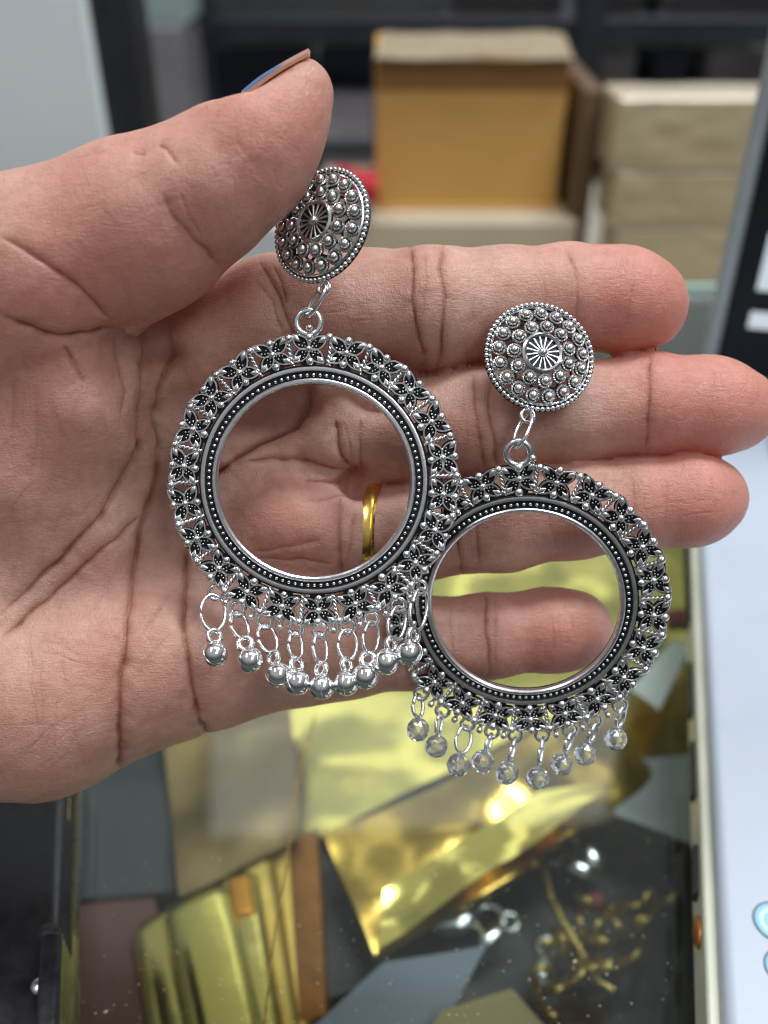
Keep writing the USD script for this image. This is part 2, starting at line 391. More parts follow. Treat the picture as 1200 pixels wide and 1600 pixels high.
def project(P, keep, its=2):
    for _ in range(its):
        d = hand_sdf(P[keep]); P[keep] -= gradient(hand_sdf, P[keep]) * np.clip(d, -0.8, 0.8)[:, None]
    return P


hv, hf = surface_nets(hand_sdf, [-105.0, -56.0, -48.0], [64.0, 71.0, 26.0], 0.8)
hm = trimesh.Trimesh(hv, hf, process=False)
hv = project(hm.vertices.copy(), hm.vertices[:, 0] > -103.5)
# one finer level where the camera looks
front = hm.vertex_normals[:, 2] > -0.35
fsel = np.where(front[hf].any(1) & (hv[hf][:, :, 0].max(1) > -72))[0]
hv, hf = trimesh.remesh.subdivide(hv, hf, face_index=fsel)
hm = trimesh.Trimesh(hv, hf, process=False)
hv = project(np.array(hm.vertices), hm.vertices[:, 0] > -103.5, 1)
hn = gradient(hand_sdf, hv)

# creases: polylines in the palm's own plane (pixel readings turned into millimetres), width mm, depth mm, pigment
CREASES = [
    # thumb and thenar
    ([(0, 372), (70, 410), (130, 455), (177, 508)], 0.7, 0.7, 0.35), ([(255, 300), (268, 335), (300, 375), (335, 408), (350, 425)], 0.9, 0.6, 0.25),
    ([(246, 225), (258, 232), (280, 260)], 0.5, 0.35, 0.1), ([(205, 236), (225, 240)], 0.5, 0.3, 0.0), ([(280, 300), (296, 345), (318, 380)], 0.5, 0.3, 0.1),
    ([(0, 495), (60, 520), (110, 528), (165, 522), (215, 520)], 0.9, 1.1, 0.35), ([(95, 530), (112, 560), (125, 585), (132, 600)], 0.7, 0.8, 0.25),
    ([(186, 525), (200, 560), (205, 610), (190, 650)], 0.7, 0.8, 0.25), ([(225, 512), (236, 560), (238, 620), (222, 708), (162, 805), (92, 879), (0, 962)], 0.75, 1.1, 0.5),
    ([(262, 500), (270, 560), (252, 700), (231, 791), (199, 939), (187, 1069), (187, 1150), (189, 1212), (186, 1250)], 0.75, 1.2, 0.5),
    ([(0, 997), (60, 945), (120, 897), (180, 845), (227, 800)], 0.6, 0.9, 0.45),
    ([(292, 830), (287, 900), (284, 976), (300, 1078), (314, 1130), (326, 1160), (335, 1185)], 0.8, 1.3, 0.5), ([(205, 1020), (225, 980), (262, 930), (290, 905)], 0.5, 0.35, 0.15),
    ([(55, 610), (55, 700), (45, 760)], 0.8, 0.25, 0.06), ([(20, 590), (15, 680)], 0.8, 0.25, 0.06), ([(95, 650), (90, 720), (70, 790)], 0.6, 0.2, 0.06),
    ([(95, 1000), (100, 1080)], 0.5, 0.15, 0.05), ([(187, 1035), (120, 1020), (40, 990)], 0.5, 0.2, 0.08),
    # palm seen through the first hoop
    ([(300, 770), (344, 738), (393, 697), (440, 659), (484, 620), (505, 596)], 1.0, 2.0, 0.5), ([(330, 728), (399, 722), (462, 719), (495, 725), (545, 735)], 0.8, 0.9, 0.4),
    ([(470, 752), (500, 755), (545, 751)], 0.6, 0.8, 0.3), ([(470, 790), (510, 785), (545, 772)], 0.5, 0.35, 0.12),
    ([(522, 655), (528, 681), (533, 708), (549, 735)], 0.6, 0.8, 0.6), ([(560, 650), (563, 690), (566, 740)], 0.35, 0.3, 0.5), ([(536, 655), (548, 700), (556, 738)], 0.35, 0.3, 0.35),
    ([(533, 782), (531, 824), (533, 879), (530, 930)], 0.6, 0.6, 0.5), ([(556, 790), (550, 850), (541, 880)], 0.4, 0.3, 0.35),
    ([(395, 862), (450, 850), (500, 838)], 0.7, 0.4, 0.15), ([(380, 875), (440, 868), (520, 875)], 0.7, 0.6, 0.15),
    # finger creases
    ([(405, 405), (420, 432), (440, 470), (452, 505), (462, 540)], 0.4, 0.35, 0.65), ([(428, 412), (440, 440), (448, 480)], 0.35, 0.3, 0.5), ([(400, 440), (425, 470), (440, 520)], 0.35, 0.25, 0.3),
    ([(640, 378), (645, 420), (644, 470), (652, 520), (668, 590)], 0.6, 0.38, 0.75), ([(692, 382), (688, 420), (697, 465), (690, 520), (685, 580)], 0.6, 0.38, 0.75), ([(652, 450), (675, 455), (694, 448)], 0.5, 0.2, 0.4),
    ([(664, 390), (668, 430), (660, 500)], 0.35, 0.15, 0.35), ([(884, 388), (898, 420), (902, 470), (900, 540)], 0.5, 0.25, 0.35), ([(905, 395), (914, 440)], 0.4, 0.12, 0.15),
    ([(738, 585), (742, 620), (745, 665), (752, 700), (758, 735)], 0.6, 0.35, 0.65), ([(768, 585), (764, 640), (772, 690), (776, 730)], 0.5, 0.3, 0.55), ([(722, 600), (728, 650), (732, 700)], 0.4, 0.15, 0.3),
    ([(1014, 550), (1018, 600), (1014, 650), (1010, 705)], 0.5, 0.32, 0.6), ([(1002, 560), (1004, 620)], 0.4, 0.12, 0.2),
    ([(745, 780), (742, 830), (748, 880)], 0.6, 0.3, 0.6), ([(722, 800), (716, 850), (722, 905)], 0.5, 0.3, 0.55), ([(728, 800), (732, 850)], 0.4, 0.15, 0.3), ([(985, 730), (992, 780), (990, 840)], 0.5, 0.2, 0.3),
    ([(758, 925), (758, 960), (762, 1000), (764, 1062)], 0.5, 0.35, 0.7), ([(772, 930), (775, 985), (774, 1050)], 0.4, 0.2, 0.4), ([(700, 940), (704, 1000), (710, 1060)], 0.4, 0.15, 0.2),
    ([(600, 940), (605, 1000), (600, 1060)], 0.6, 0.4, 0.4),
]


def seg_dist(P, a, b):
    ab = b - a; t = np.clip(((P - a) @ ab) / (ab @ ab), 0, 1); return np.linalg.norm(P - a - t[:, None] * ab, axis=1), t


def fine_lines():
    """Short faint skin lines: along and across the fingers, and fanning over the palm."""
    r = np.random.default_rng(11); out = []
    def line(x, y, ang, L, w, d, pg):
        n = 4; t = np.linspace(-0.5, 0.5, n); c, s_ = math.cos(ang), math.sin(ang); k = r.normal(0, 0.05) * L
        out.append(([(x + t_ * L * c - s_ * k * (4 * t_ * t_ - 1), y + t_ * L * s_ + c * k * (4 * t_ * t_ - 1)) for t_ in t], w, d, pg))
    for x0, x1, y0, y1, yc0, yc1 in ((480, 1030, 400, 560, 490, 470), (600, 1150, 580, 720, 672, 636), (620, 1120, 740, 870, 830, 778), (640, 920, 935, 1050, 1005, 982)):
        for _ in range(34): line(r.uniform(x0, x1), r.uniform(y0, y1), math.atan2(yc1 - yc0, x1 - x0) + r.normal(0, 0.10), r.uniform(25, 80), 0.22, r.uniform(0.05, 0.13), r.uniform(0.0, 0.14))
        for _ in range(14): line(r.uniform(x0, x1), r.uniform(y0, y1), 1.5 + r.normal(0, 0.12), r.uniform(25, 70), 0.25, r.uniform(0.05, 0.14), r.uniform(0.05, 0.25))
    for _ in range(120): line(r.uniform(0, 330), r.uniform(560, 1200), r.choice([2.3, 1.75, 1.5, 0.2]) + r.normal(0, 0.15), r.uniform(30, 130), 0.28, r.uniform(0.06, 0.2), r.uniform(0.02, 0.2))
    for _ in range(60): line(r.uniform(350, 640), r.uniform(620, 900), r.choice([0.15, 2.6, 0.5]) + r.normal(0, 0.2), r.uniform(20, 80), 0.22, r.uniform(0.05, 0.16), r.uniform(0.02, 0.18))
    for _ in range(70): line(r.uniform(20, 430), r.uniform(230, 480), r.choice([-0.35, 1.15]) + r.normal(0, 0.18), r.uniform(25, 70), 0.25, r.uniform(0.04, 0.12), r.uniform(0.0, 0.12))
    return out


CREASES = CREASES + fine_lines()


def crease_field(hv, facing):
    XY = (hv / (1 - hv[:, 2:] / DM))[:, :2]                          # the crease drawings were read in one plane
    XYw = XY + np.stack([meshkit.noise(hv * 0.35), meshkit.noise(hv * 0.35 + 31.7)], 1) * 0.6 - 0.3
    disp = np.zeros(len(hv)); pig = np.zeros(len(hv)); near = np.zeros(len(hv), bool)
    order = np.argsort(XYw[:, 0]); xs = XYw[order, 0]
    for pts, w, dep, pg in CREASES:
        p = np.array([((x - 600) * DM / FPX, (800 - y) * DM / FPX) for x, y in pts]); mg = 1.0 + 8 * w if dep > 0.2 else 1.2
        lo, hi = p.min(0) - mg, p.max(0) + mg
        m = order[np.searchsorted(xs, lo[0]):np.searchsorted(xs, hi[0])]
        m = m[(XYw[m, 1] > lo[1]) & (XYw[m, 1] < hi[1]) & (facing[m] > 0)]
        if not len(m): continue
        best = np.full(len(m), 1e9); par = np.zeros(len(m)); n = len(p) - 1
        for i in range(n):
            d, t = seg_dist(XYw[m], p[i], p[i + 1]); b = d < best; best[b] = d[b]; par[b] = (i + t[b]) / n
        fade = np.clip(np.minimum(par, 1 - par) * 6 + 0.25, 0, 1) * facing[m]
        g = 0.75 * np.exp(-best / (w * 0.5)) + (0.55 * np.exp(-best / (w * 3.2)) if dep > 0.2 else 0)
        disp[m] = np.minimum(disp[m], -dep * g * fade)
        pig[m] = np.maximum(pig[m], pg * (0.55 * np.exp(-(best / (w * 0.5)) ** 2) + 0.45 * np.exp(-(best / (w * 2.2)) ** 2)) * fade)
        near[m[best < 0.5 + w * 0.5]] = True
    return disp, pig, near


face_z = lambda n_: np.clip(n_[:, 2] * 2.5 + 0.2, 0, 1)
near = crease_field(hv, face_z(hn))[2]
hv, hf = trimesh.remesh.subdivide(hv, hf, face_index=np.where(near[hf].any(1))[0])
hv = np.array(hv); hn = gradient(hand_sdf, hv); hv = hv - hn * hand_sdf(hv)[:, None] * (hv[:, :1] > -103.5)
facing = face_z(hn); XY = (hv / (1 - hv[:, 2:] / DM))[:, :2]
nz = meshkit.noise
disp, pig, near = crease_field(hv, facing)
disp *= 0.55 + 0.8 * nz(hv * 0.5 + 4)
disp += 0.5 * (nz(hv * 0.11) - 0.5) + 0.16 * (nz(hv * 0.4) - 0.5) + 0.05 * (nz(hv * 1.3) - 0.5)
for q, r_, a_ in (((425, 650), 7.5, -3.4), ((590, 602), 3.6, -5.5), ((557, 757), 2.2, -4.5), ((480, 815), 8.5, 2.6), ((520, 690), 4.0, 1.0), ((250, 640), 5.0, -1.6), ((130, 640), 6.0, 1.4), ((330, 940), 5, -1.0), ((200, 560), 3.5, -2.0), ((262, 560), 2.5, -2.2), ((110, 560), 3.0, 1.2)):
    c = np.array([(q[0] - 600) * DM / FPX, (800 - q[1]) * DM / FPX]); disp += a_ * np.exp(-(np.linalg.norm(XY - c, axis=1) / r_) ** 2) * (facing > 0.3)
pink = -0.08 + 0.7 * nz(hv * 0.07 + 9)
for q, r, s in (((1010, 470), 13, .8), ((1140, 640), 12, .8), ((1090, 780), 12, .7), ((880, 1000), 11, .8), ((440, 180), 10, .5), ((110, 450), 14, .4), ((60, 660), 12, .35), ((450, 860), 9, .5), ((380, 640), 12, .3), ((300, 430), 10, .4)):
    c = np.array([(q[0] - 600) * DM / FPX, (800 - q[1]) * DM / FPX]); pink += s * np.exp(-(np.linalg.norm(XY - c, axis=1) / r) ** 2)
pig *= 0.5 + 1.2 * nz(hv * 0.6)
hv2 = hv + hn * disp[:, None]
person = thing('person', 'open left hand, palm up, thumb pinching a silver earring against the index finger', 'person', mat=HM)
skin = obj('hand', (hv2 * MM, hf), M_SKIN, person, smooth=True)
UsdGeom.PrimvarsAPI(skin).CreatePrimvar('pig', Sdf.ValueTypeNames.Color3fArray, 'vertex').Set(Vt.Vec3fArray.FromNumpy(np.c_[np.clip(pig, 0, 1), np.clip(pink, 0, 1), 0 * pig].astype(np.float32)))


def on_skin(px, py, lift=0.0):
    """The point of the hand seen at a photo pixel (hand frame, mm), pushed outwards by lift."""
    o = np.array([0, 0, DM]); r = np.array([(px - 600) * DM / FPX, (800 - py) * DM / FPX, -DM]); r /= np.linalg.norm(r); t = 110.0
    for _ in range(80): t += 0.8 * float(hand_sdf((o + r * t)[None])[0])
    p = o + r * t; return p + gradient(hand_sdf, p[None])[0] * lift


# thumb nail: a curved plate on the far upper edge of the thumb, chipped blue polish on its outer half
M_NAIL = simple('nail', (0.42, 0.19, 0.12), 0.35, 0, 0.1, 300, coat=0.2)
M_POLISH = simple('blue_polish', (0.015, 0.13, 0.30), 0.3, 0.2, 0.35, 500, coat=0.15)


def nail_patch(t0, t1, s0, s1, lift, thick, rag=0.0):
    """A plate on the nail bed, curved across; t along the thumb, s across (towards the viewer)."""
    nu, nw = 16, 15; v = []; r = np.random.default_rng(5); edge = r.normal(0, 1, nw) * rag
    for layer in (0, 1):
        for i in range(nu):
            for j in range(nw):
                s_ = s0 + (s1 - s0) * j / (nw - 1); f_ = i / (nu - 1)
                t_ = t0 + (t1 - t0) * f_ - (0.09 * s_ * s_ * f_ * 0.5) + edge[j] * f_
                v.append(NA + ND * t_ + NS * s_ + NN * (lift - 0.062 * s_ * s_ + 0.35 * math.sin(f_ * 3.0) - (thick if layer == 0 else 0)))
    n = nu * nw; f = []
    for i in range(nu - 1):
        for j in range(nw - 1):
            a, b, c, d = i * nw + j, i * nw + j + 1, (i + 1) * nw + j + 1, (i + 1) * nw + j
            f += [(n + a, n + d, n + c), (n + a, n + c, n + b), (a, b, c), (a, c, d)]
    per = [i * nw for i in range(nu)] + [(nu - 1) * nw + j for j in range(1, nw)] + [i * nw + nw - 1 for i in range(nu - 2, -1, -1)] + [j for j in range(nw - 2, 0, -1)]
    for k in range(len(per)):
        a, b = per[k], per[(k + 1) % len(per)]; f += [(a, b, n + b), (a, n + b, n + a)]
    m = trimesh.Trimesh(np.array(v) * MM, f, process=False); m.fix_normals(); return m


nail = obj('thumb_nail', nail_patch(0.2, 12.0, -5.2, 5.0, 0.5, 0.5), M_NAIL, person, smooth=50)
obj('nail_polish', nail_patch(0.4, 9.3, -5.1, 4.75, 0.58, 0.3, 0.6), M_POLISH, nail, smooth=50, label='chipped blue nail polish')

# gold ring round the ring finger
ra, rb = H(560, 836, -16), H(640, 830, -15.2); rx = (rb - ra) / np.linalg.norm(rb - ra)
rx = rx + np.array([0.0, -0.10, 0.10]); rx /= np.linalg.norm(rx)
rc = H(590, 832, -15.5); ry = np.cross([0, 0, 1.0], rx); ry /= np.linalg.norm(ry); rz = np.cross(rx, ry)
band = lathe([(8.2, -1.1), (8.7, -1.25), (9.02, -0.95), (9.15, -0.2), (9.06, 0.5), (8.88, 0.58), (8.95, 0.85), (8.75, 1.12), (8.2, 1.1)], 96)
bm = np.eye(4); bm[:3, 0], bm[:3, 1], bm[:3, 2], bm[:3, 3] = ry, rz, rx, rc * MM
gr = obj('finger_ring', scaled(band), M_GOLD, None, mat=HM @ bm, smooth=25)
tag(gr, 'plain gold band worn on the ring finger, seen inside the left hoop', 'ring')
# ------------------------------------------------------------------ the earrings (millimetres; the hoop lies in xy, its face towards +z)
NF = 22                                                    # flowers round the hoop


def vesica(L, W, n=9):                                      # outline of a petal from (0, 0) to (L, 0)
    t = np.linspace(0, 1, n); s = np.sin(np.pi * t ** 0.9) ** 0.85 * W / 2
    return np.c_[t * L, s], np.c_[t * L, -s]


def petal_mesh(k):
    r = np.random.default_rng(k); L, W = 3.42 * r.uniform(0.97, 1.03), 1.85 * r.uniform(0.95, 1.05)
    up, dn = vesica(L, W); parts = []
    for e in (up, dn):
        parts.append(sweep(np.c_[e, 0.38 + 0.08 * np.sin(np.linspace(0, np.pi, len(e)))], np.linspace(0.145, 0.19, len(e)), 6))
    drop = ball(1, sub=2); v = drop.vertices.copy(); x = v[:, 0]
    wd = 0.47 * np.where(x > 0, 1, (1 + x) ** 0.55 * 0.85 + 0.15 * (1 + x))
    drop.vertices = np.c_[2.52 + x * 0.80, v[:, 1] * wd, 0.42 + v[:, 2] * 0.36 * (0.55 + 0.45 * (x + 1) / 2)]
    parts.append(drop)
    for q in ((0.74, 0.0), (1.15, 0.27), (1.2, -0.27), (1.6, 0.5)): parts.append(ball(0.155, (q[0], q[1], 0.36), 1))
    return scaled(join(parts))


PETALS = [petal_mesh(k) for k in range(4)]
PANG = [math.radians(a) for a in (38, 142, 220, 320)]       # petal directions in a flower, its outward direction being +y
FS = [1.0, 1.0, 0.95, 0.95]


def flower_back():
    polys = []
    for a, s in zip(PANG, FS):
        up, dn = vesica(3.42 * s, 1.85); e = np.vstack([up, dn[::-1]]); c, s_ = math.cos(a), math.sin(a)
        polys.append(Polygon(np.c_[e[:, 0] * c - e[:, 1] * s_, e[:, 0] * s_ + e[:, 1] * c]).buffer(0.14))
    polys.append(Polygon([(0, 0), (-1.35, 1.75), (0, 2.35), (1.35, 1.75)])); polys.append(Polygon([(0, 0), (-1.3, -1.6), (-1.1, -2.6), (1.1, -2.6), (1.3, -1.6)]))
    return scaled(extrude(unary_union(polys).simplify(0.03), 0.5, -0.42))


BACK = flower_back()
FLOWER = scaled(join([ball(0.56, (0, 0, 0.46), 2), sweep([(0, 0.3, 0.2), (0, 1.6, 0.2)], 0.1, 5), sweep([(0, -0.3, 0.2), (0, -1.6, 0.2)], 0.1, 5)]))
BEAD = scaled(ball(0.66, (0, 0, 0.50), 2)); BEADS = scaled(ball(0.65, (0, 0, 0.55), 2)); STEMMED = scaled(join([ball(0.56, (0, 0, 0.45), 2), sweep([(0, 0, 0.1), (0, -1.5, 0.1)], 0.3, 6)]))


def rope_mesh(L, r, turns, n):
    t = np.linspace(0, 1, n); parts = []
    for ph in (0, np.pi):
        parts.append(sweep(np.c_[r * np.cos(turns * 2 * np.pi * t + ph), t * L, 0.24 + r * np.sin(turns * 2 * np.pi * t + ph)], r * 1.05, 6))
    return scaled(join(parts))


ROPE = rope_mesh(3.6, 0.205, 2.6, 28)
RIM_IN = scaled(lathe([(14.95, -0.5), (14.85, 0.1), (14.95, 0.75), (15.2, 0.98), (15.5, 0.97), (15.7, 0.8), (15.74, 0.2), (15.6, -0.5)], 160))
RIM_OUT = scaled(lathe([(16.82, -0.45), (16.80, 0.5), (16.92, 0.76), (17.2, 0.82), (17.5, 0.74), (17.62, 0.4), (17.62, -0.45)], 160))
CHANNEL = scaled(lathe([(15.45, -0.46), (15.45, 0.36), (17.0, 0.36), (17.0, -0.46)], 128))
BEADROW = scaled(join([ball(0.30, (16.26 * math.cos(a), 16.26 * math.sin(a), 0.50), 1) for a in np.linspace(0, 2 * np.pi, 102, endpoint=False)]))
LOOP = scaled(ring(1.08, 0.33, 28, 8)); TOPLOOP = scaled(ring(1.85, 0.56, 40, 12)); NECK = scaled(ball(1, (0, 0, 0), 2, (1.2, 0.6, 0.5)))
STUD_H = 2.1


def dome(r): return STUD_H * (1 - (r / 9.0) ** 2)


def stud(parent, m):
    """The domed openwork disc: rope rings and beads on a lattice, a spoked wheel in the middle, a beaded rim."""
    prof = [(7.75, dome(7.75) - 0.45), (7.75, dome(7.75)), (8.2, dome(8.2) + 0.12), (8.75, dome(8.75) + 0.1), (8.95, -0.1), (8.7, -0.45)]
    disc = obj('stud_disc', scaled(join([lathe(prof, 96)])), M_DARK, parent, m)
    obj('rim_wire', scaled(lathe([(7.82, dome(7.8) - 0.1), (7.82, dome(7.8) + 0.16), (7.98, dome(7.9) + 0.28), (8.14, dome(8.1) + 0.16), (8.14, dome(8.1) - 0.1)], 96)), M_WIRE, disc)
    hub = lathe([(0.01, dome(0) - 0.5), (0.01, dome(0) - 0.12), (2.0, dome(2) - 0.12), (3.1, dome(3.1) - 0.1), (3.1, dome(3.1) - 0.5)], 48)
    obj('wheel_plate', scaled(hub), M_DARK, disc)
    obj('wheel_rim', scaled(lathe([(2.66, dome(2.9) - 0.2), (2.66, dome(2.9) + 0.25), (2.98, dome(2.9) + 0.46), (3.32, dome(3.1) + 0.25), (3.32, dome(3.1) - 0.2)], 64)), M_WIRE, disc)
    for k in range(16):
        a = 2 * np.pi * (k + 0.3) / 16; c, s = math.cos(a), math.sin(a)
        pts = [(q * c, q * s, dome(q) - 0.02) for q in np.linspace(0.6, 2.75, 6)]
        obj('spoke', scaled(sweep(pts, np.linspace(0.12, 0.22, 6), 6)), M_SILSP, disc)
    obj('wheel_bead', scaled(ball(0.76, (0, 0, dome(0) + 0.12), 3)), M_WIRE, disc)
    lat = []
    for n, rad, ph in ((17, 6.75, 0.1), (11, 4.45, 0.35)):
        for k in range(n):
            a = 2 * np.pi * (k + ph) / n; x, y = rad * math.cos(a), rad * math.sin(a); z = dome(rad)
            nrm = np.array([2 * STUD_H * x / 81, 2 * STUD_H * y / 81, 1.0]); nrm /= np.linalg.norm(nrm)
            f = trimesh.geometry.align_vectors([0, 0, 1], nrm); f[:3, 3] = x * MM, y * MM, z * MM
            t = np.linspace(0, 2 * np.pi, 44, endpoint=False); rp = []
            for p0 in (0, np.pi):
                w = 0.13; q = np.c_[(1.02 + w * np.cos(9 * t + p0)) * np.cos(t), (1.02 + w * np.cos(9 * t + p0)) * np.sin(t), 0.05 + w * np.sin(9 * t + p0)]
                rp.append(sweep(q, 0.135, 5, True))
            obj('rope_ring', scaled(join(rp)), M_ROPE, disc, f)
            obj('bead', scaled(ball(0.74, (0, 0, 0.40), 2)), M_SIL2, disc, f)
            pl = trimesh.creation.cylinder(1.12, 0.3, sections=18); pl.apply_transform(f @ np.diag([MM, MM, MM, 1]) @ T(0, 0, -0.2)); lat.append(pl)
    for k in range(17):
        a = 2 * np.pi * (k + 0.1) / 17
        for q0, q1 in ((7.4, 7.9),):
            lat.append(scaled(sweep([(q0 * math.cos(a), q0 * math.sin(a), dome(q0) - 0.12), (q1 * math.cos(a), q1 * math.sin(a), dome(q1) - 0.12)], 0.22, 5)))
    for k in range(11):
        a = 2 * np.pi * (k + 0.35) / 11
        lat.append(scaled(sweep([(q * math.cos(a), q * math.sin(a), dome(q) - 0.2) for q in (2.9, 3.6)], 0.3, 5)))
        for da in (0.26, -0.26):
            lat.append(scaled(sweep([(5.2 * math.cos(a + da * .4), 5.2 * math.sin(a + da * .4), dome(5.2) - 0.2), (5.9 * math.cos(a + da), 5.9 * math.sin(a + da), dome(5.9) - 0.2)], 0.24, 5)))
    obj('lattice', join(lat), M_DARK, disc)
    for k in range(64):
        a = 2 * np.pi * k / 64
        obj('rim_bead', scaled(ball(0.42, (8.60 * math.cos(a), 8.62 * math.sin(a), dome(8.62) + 0.18), 1, (1, 1, 1))), M_WIRE, disc, smooth=True)
    return disc


M_SILSP = silver('spoke_silver', (0.60, 0.60, 0.60), 0.34, -1.0, -0.9)
M_ROPE = silver('rope_silver', (0.70, 0.69, 0.68), 0.3, 0.00002, 0.00032)
M_SIL2 = silver('bead_silver', (0.80, 0.79, 0.77), 0.22, 0.00000, 0.0003)


def earring(name, label, hoop_m, group, drops, loops, stud_m, link, seed, top_deg, crystal):
    """hoop_m: hoop frame in the world; everything else is placed in the hoop frame (mm)."""
    r = np.random.default_rng(seed)
    e = thing(name, label, 'earring', group, hoop_m)
    obj('inner_band', RIM_IN, M_BAND, e); obj('outer_band', RIM_OUT, M_BAND, e); obj('channel', CHANNEL, M_DARK, e); obj('bead_row', BEADROW, M_WIRE, e, smooth=True)
    for k in range(NF):
        a = top_deg + 360 * k / NF
        fm = R(a, [0, 0, 1]) @ T(0, 20.25 * MM, 0.0)
        fl = obj('flower', FLOWER, M_SIL, e, fm @ R(r.uniform(-4, 4), [0, 0, 1]) @ T(*(r.normal(0, 0.045, 3) * MM)), smooth=True)
        obj('backing', BACK, M_DARK, fl)
        for q, (pa, fs) in enumerate(zip(PANG, FS)):
            obj('petal', PETALS[(k + q) % 4], M_SIL, fl, R(math.degrees(pa) + r.uniform(-5, 5), [0, 0, 1]) @ S(fs * r.uniform(0.94, 1.04)), smooth=50)
        obj('outer_bead', BEAD, M_SIL, e, R(a + r.normal(0, 0.25), [0, 0, 1]) @ T(0, (22.05 + r.normal(0, 0.06)) * MM) @ S(r.uniform(0.88, 1.08)), smooth=True)
        obj('inner_bead', BEADS, M_SIL, e, R(a + r.normal(0, 0.25), [0, 0, 1]) @ T(0, (18.32 + r.normal(0, 0.06)) * MM) @ S(r.uniform(0.88, 1.06)), smooth=True)
        h = R(a + 180 / NF, [0, 0, 1])
        obj('rope_bar', ROPE, M_SIL, e, h @ R(r.uniform(-1, 1), [0, 0, 1]) @ T(0, 18.0 * MM), smooth=50)
        obj('outer_bead', BEAD, M_SIL, e, h @ T(0, 22.15 * MM, 0), smooth=True)
    # inner rim of the flowers meets the outer band through a thin dark plate
    obj('seat_ring', scaled(lathe([(17.4, -0.42), (17.4, 0.1), (17.85, 0.1), (17.85, -0.42)], 128)), M_DARK, e)
    obj('top_loop', TOPLOOP, M_WIRE, e, T(*(np.array([0, 24.25, 0.1]) * MM)), smooth=True)
    for ang in loops:
        obj('hanging_loop', LOOP, M_WIRE, e, R(ang, [0, 0, 1]) @ T(0, 23.35 * MM, 0.05 * MM), smooth=True)
    for a0, a1 in zip(sorted(loops)[:-1], sorted(loops)[1:]):
        obj('outer_bead', STEMMED, M_SIL, e, R((a0 + a1) / 2, [0, 0, 1]) @ T(0, 23.5 * MM, 0), smooth=True)
    stud(e, stud_m)
    # the stud's own small loop and the jump ring that joins it to the hoop's top loop
    sl, jm, jr = link
    obj('stud_loop', scaled(ring(1.05, 0.33, 28, 8)), M_WIRE, e, sl, smooth=True)
    obj('jump_ring', scaled(ring(jr, 0.36, 36, 8, 0.62)), M_WIRE, e, jm, smooth=True)
    for top, end, tw, rr in drops:                       # (loop point, ball centre) in the hoop frame
        top, end = np.array(top), np.array(end); d = end - top; L = np.linalg.norm(d); d /= L
        back = np.array([0, 0, 1.0]); s = np.cross(d, back); s /= np.linalg.norm(s); back = np.cross(s, d)
        c, sn = math.cos(tw), math.sin(tw); s2 = s * c + back * sn; b2 = np.cross(s2, -d)
        span = max(L - rr - (1.7 if not crystal else 0.1), 1.6) / 2
        m = np.eye(4); m[:3, 0], m[:3, 1], m[:3, 2] = s2, -d, b2; m[:3, 3] = (top + d * (span - 0.15)) * MM
        dr = obj('drop', scaled(sweep(np.c_[np.cos(np.linspace(0.1, 2 * np.pi - 0.02, 36)) * span * 0.68, np.sin(np.linspace(0.1, 2 * np.pi - 0.02, 36)) * (span + 0.1), 0.12 * np.linspace(-1, 1, 36)], 0.31, 8)), M_WIRE, e, m, smooth=True)
        inv = np.linalg.inv(m)
        bm = np.eye(4); bm[:3, 0], bm[:3, 1], bm[:3, 2] = s, -d, back; bm[:3, 3] = end * MM; bm = inv @ bm
        if crystal:
            g = trimesh.creation.icosphere(1, 1.0); g.apply_scale(rr); g.apply_scale((1, 1.04, 1)); g.apply_transform(R(r.uniform(0, 360), r.normal(size=3)))
            obj('crystal', scaled(g), M_CRYSTAL, dr, bm, smooth=False)
        else:
            seam = ring(rr * 0.985, 0.10, 36, 6); b = join([ball(rr, sub=3), seam])
            bl = obj('bell', scaled(b), M_BALL, dr, bm @ R(r.uniform(-25, 25), [1, 0, 0]) @ R(r.uniform(0, 180), [0, 1, 0]), smooth=True)
            turn = R(r.choice([-1, 1]) * r.uniform(15, 55), [0, 1, 0])
            obj('shank', scaled(ring(1.02, 0.48, 28, 10)), M_BALL, dr, bm @ T(0, (rr + 0.80) * MM) @ turn, smooth=True)
    return e


def place(px, py, z, yaw, pitch, roll):
    """A frame in the hand's own space at the point seen at (px, py) and height z (mm)."""
    m = T(*(H(px, py, z) * MM)) @ R(yaw, [0, 1, 0]) @ R(pitch, [1, 0, 0]) @ R(roll, [0, 0, 1]); return m


def inside(m, px, py, z): return (np.linalg.inv(m) @ np.append(H(px, py, z) * MM, 1))[:3] / MM


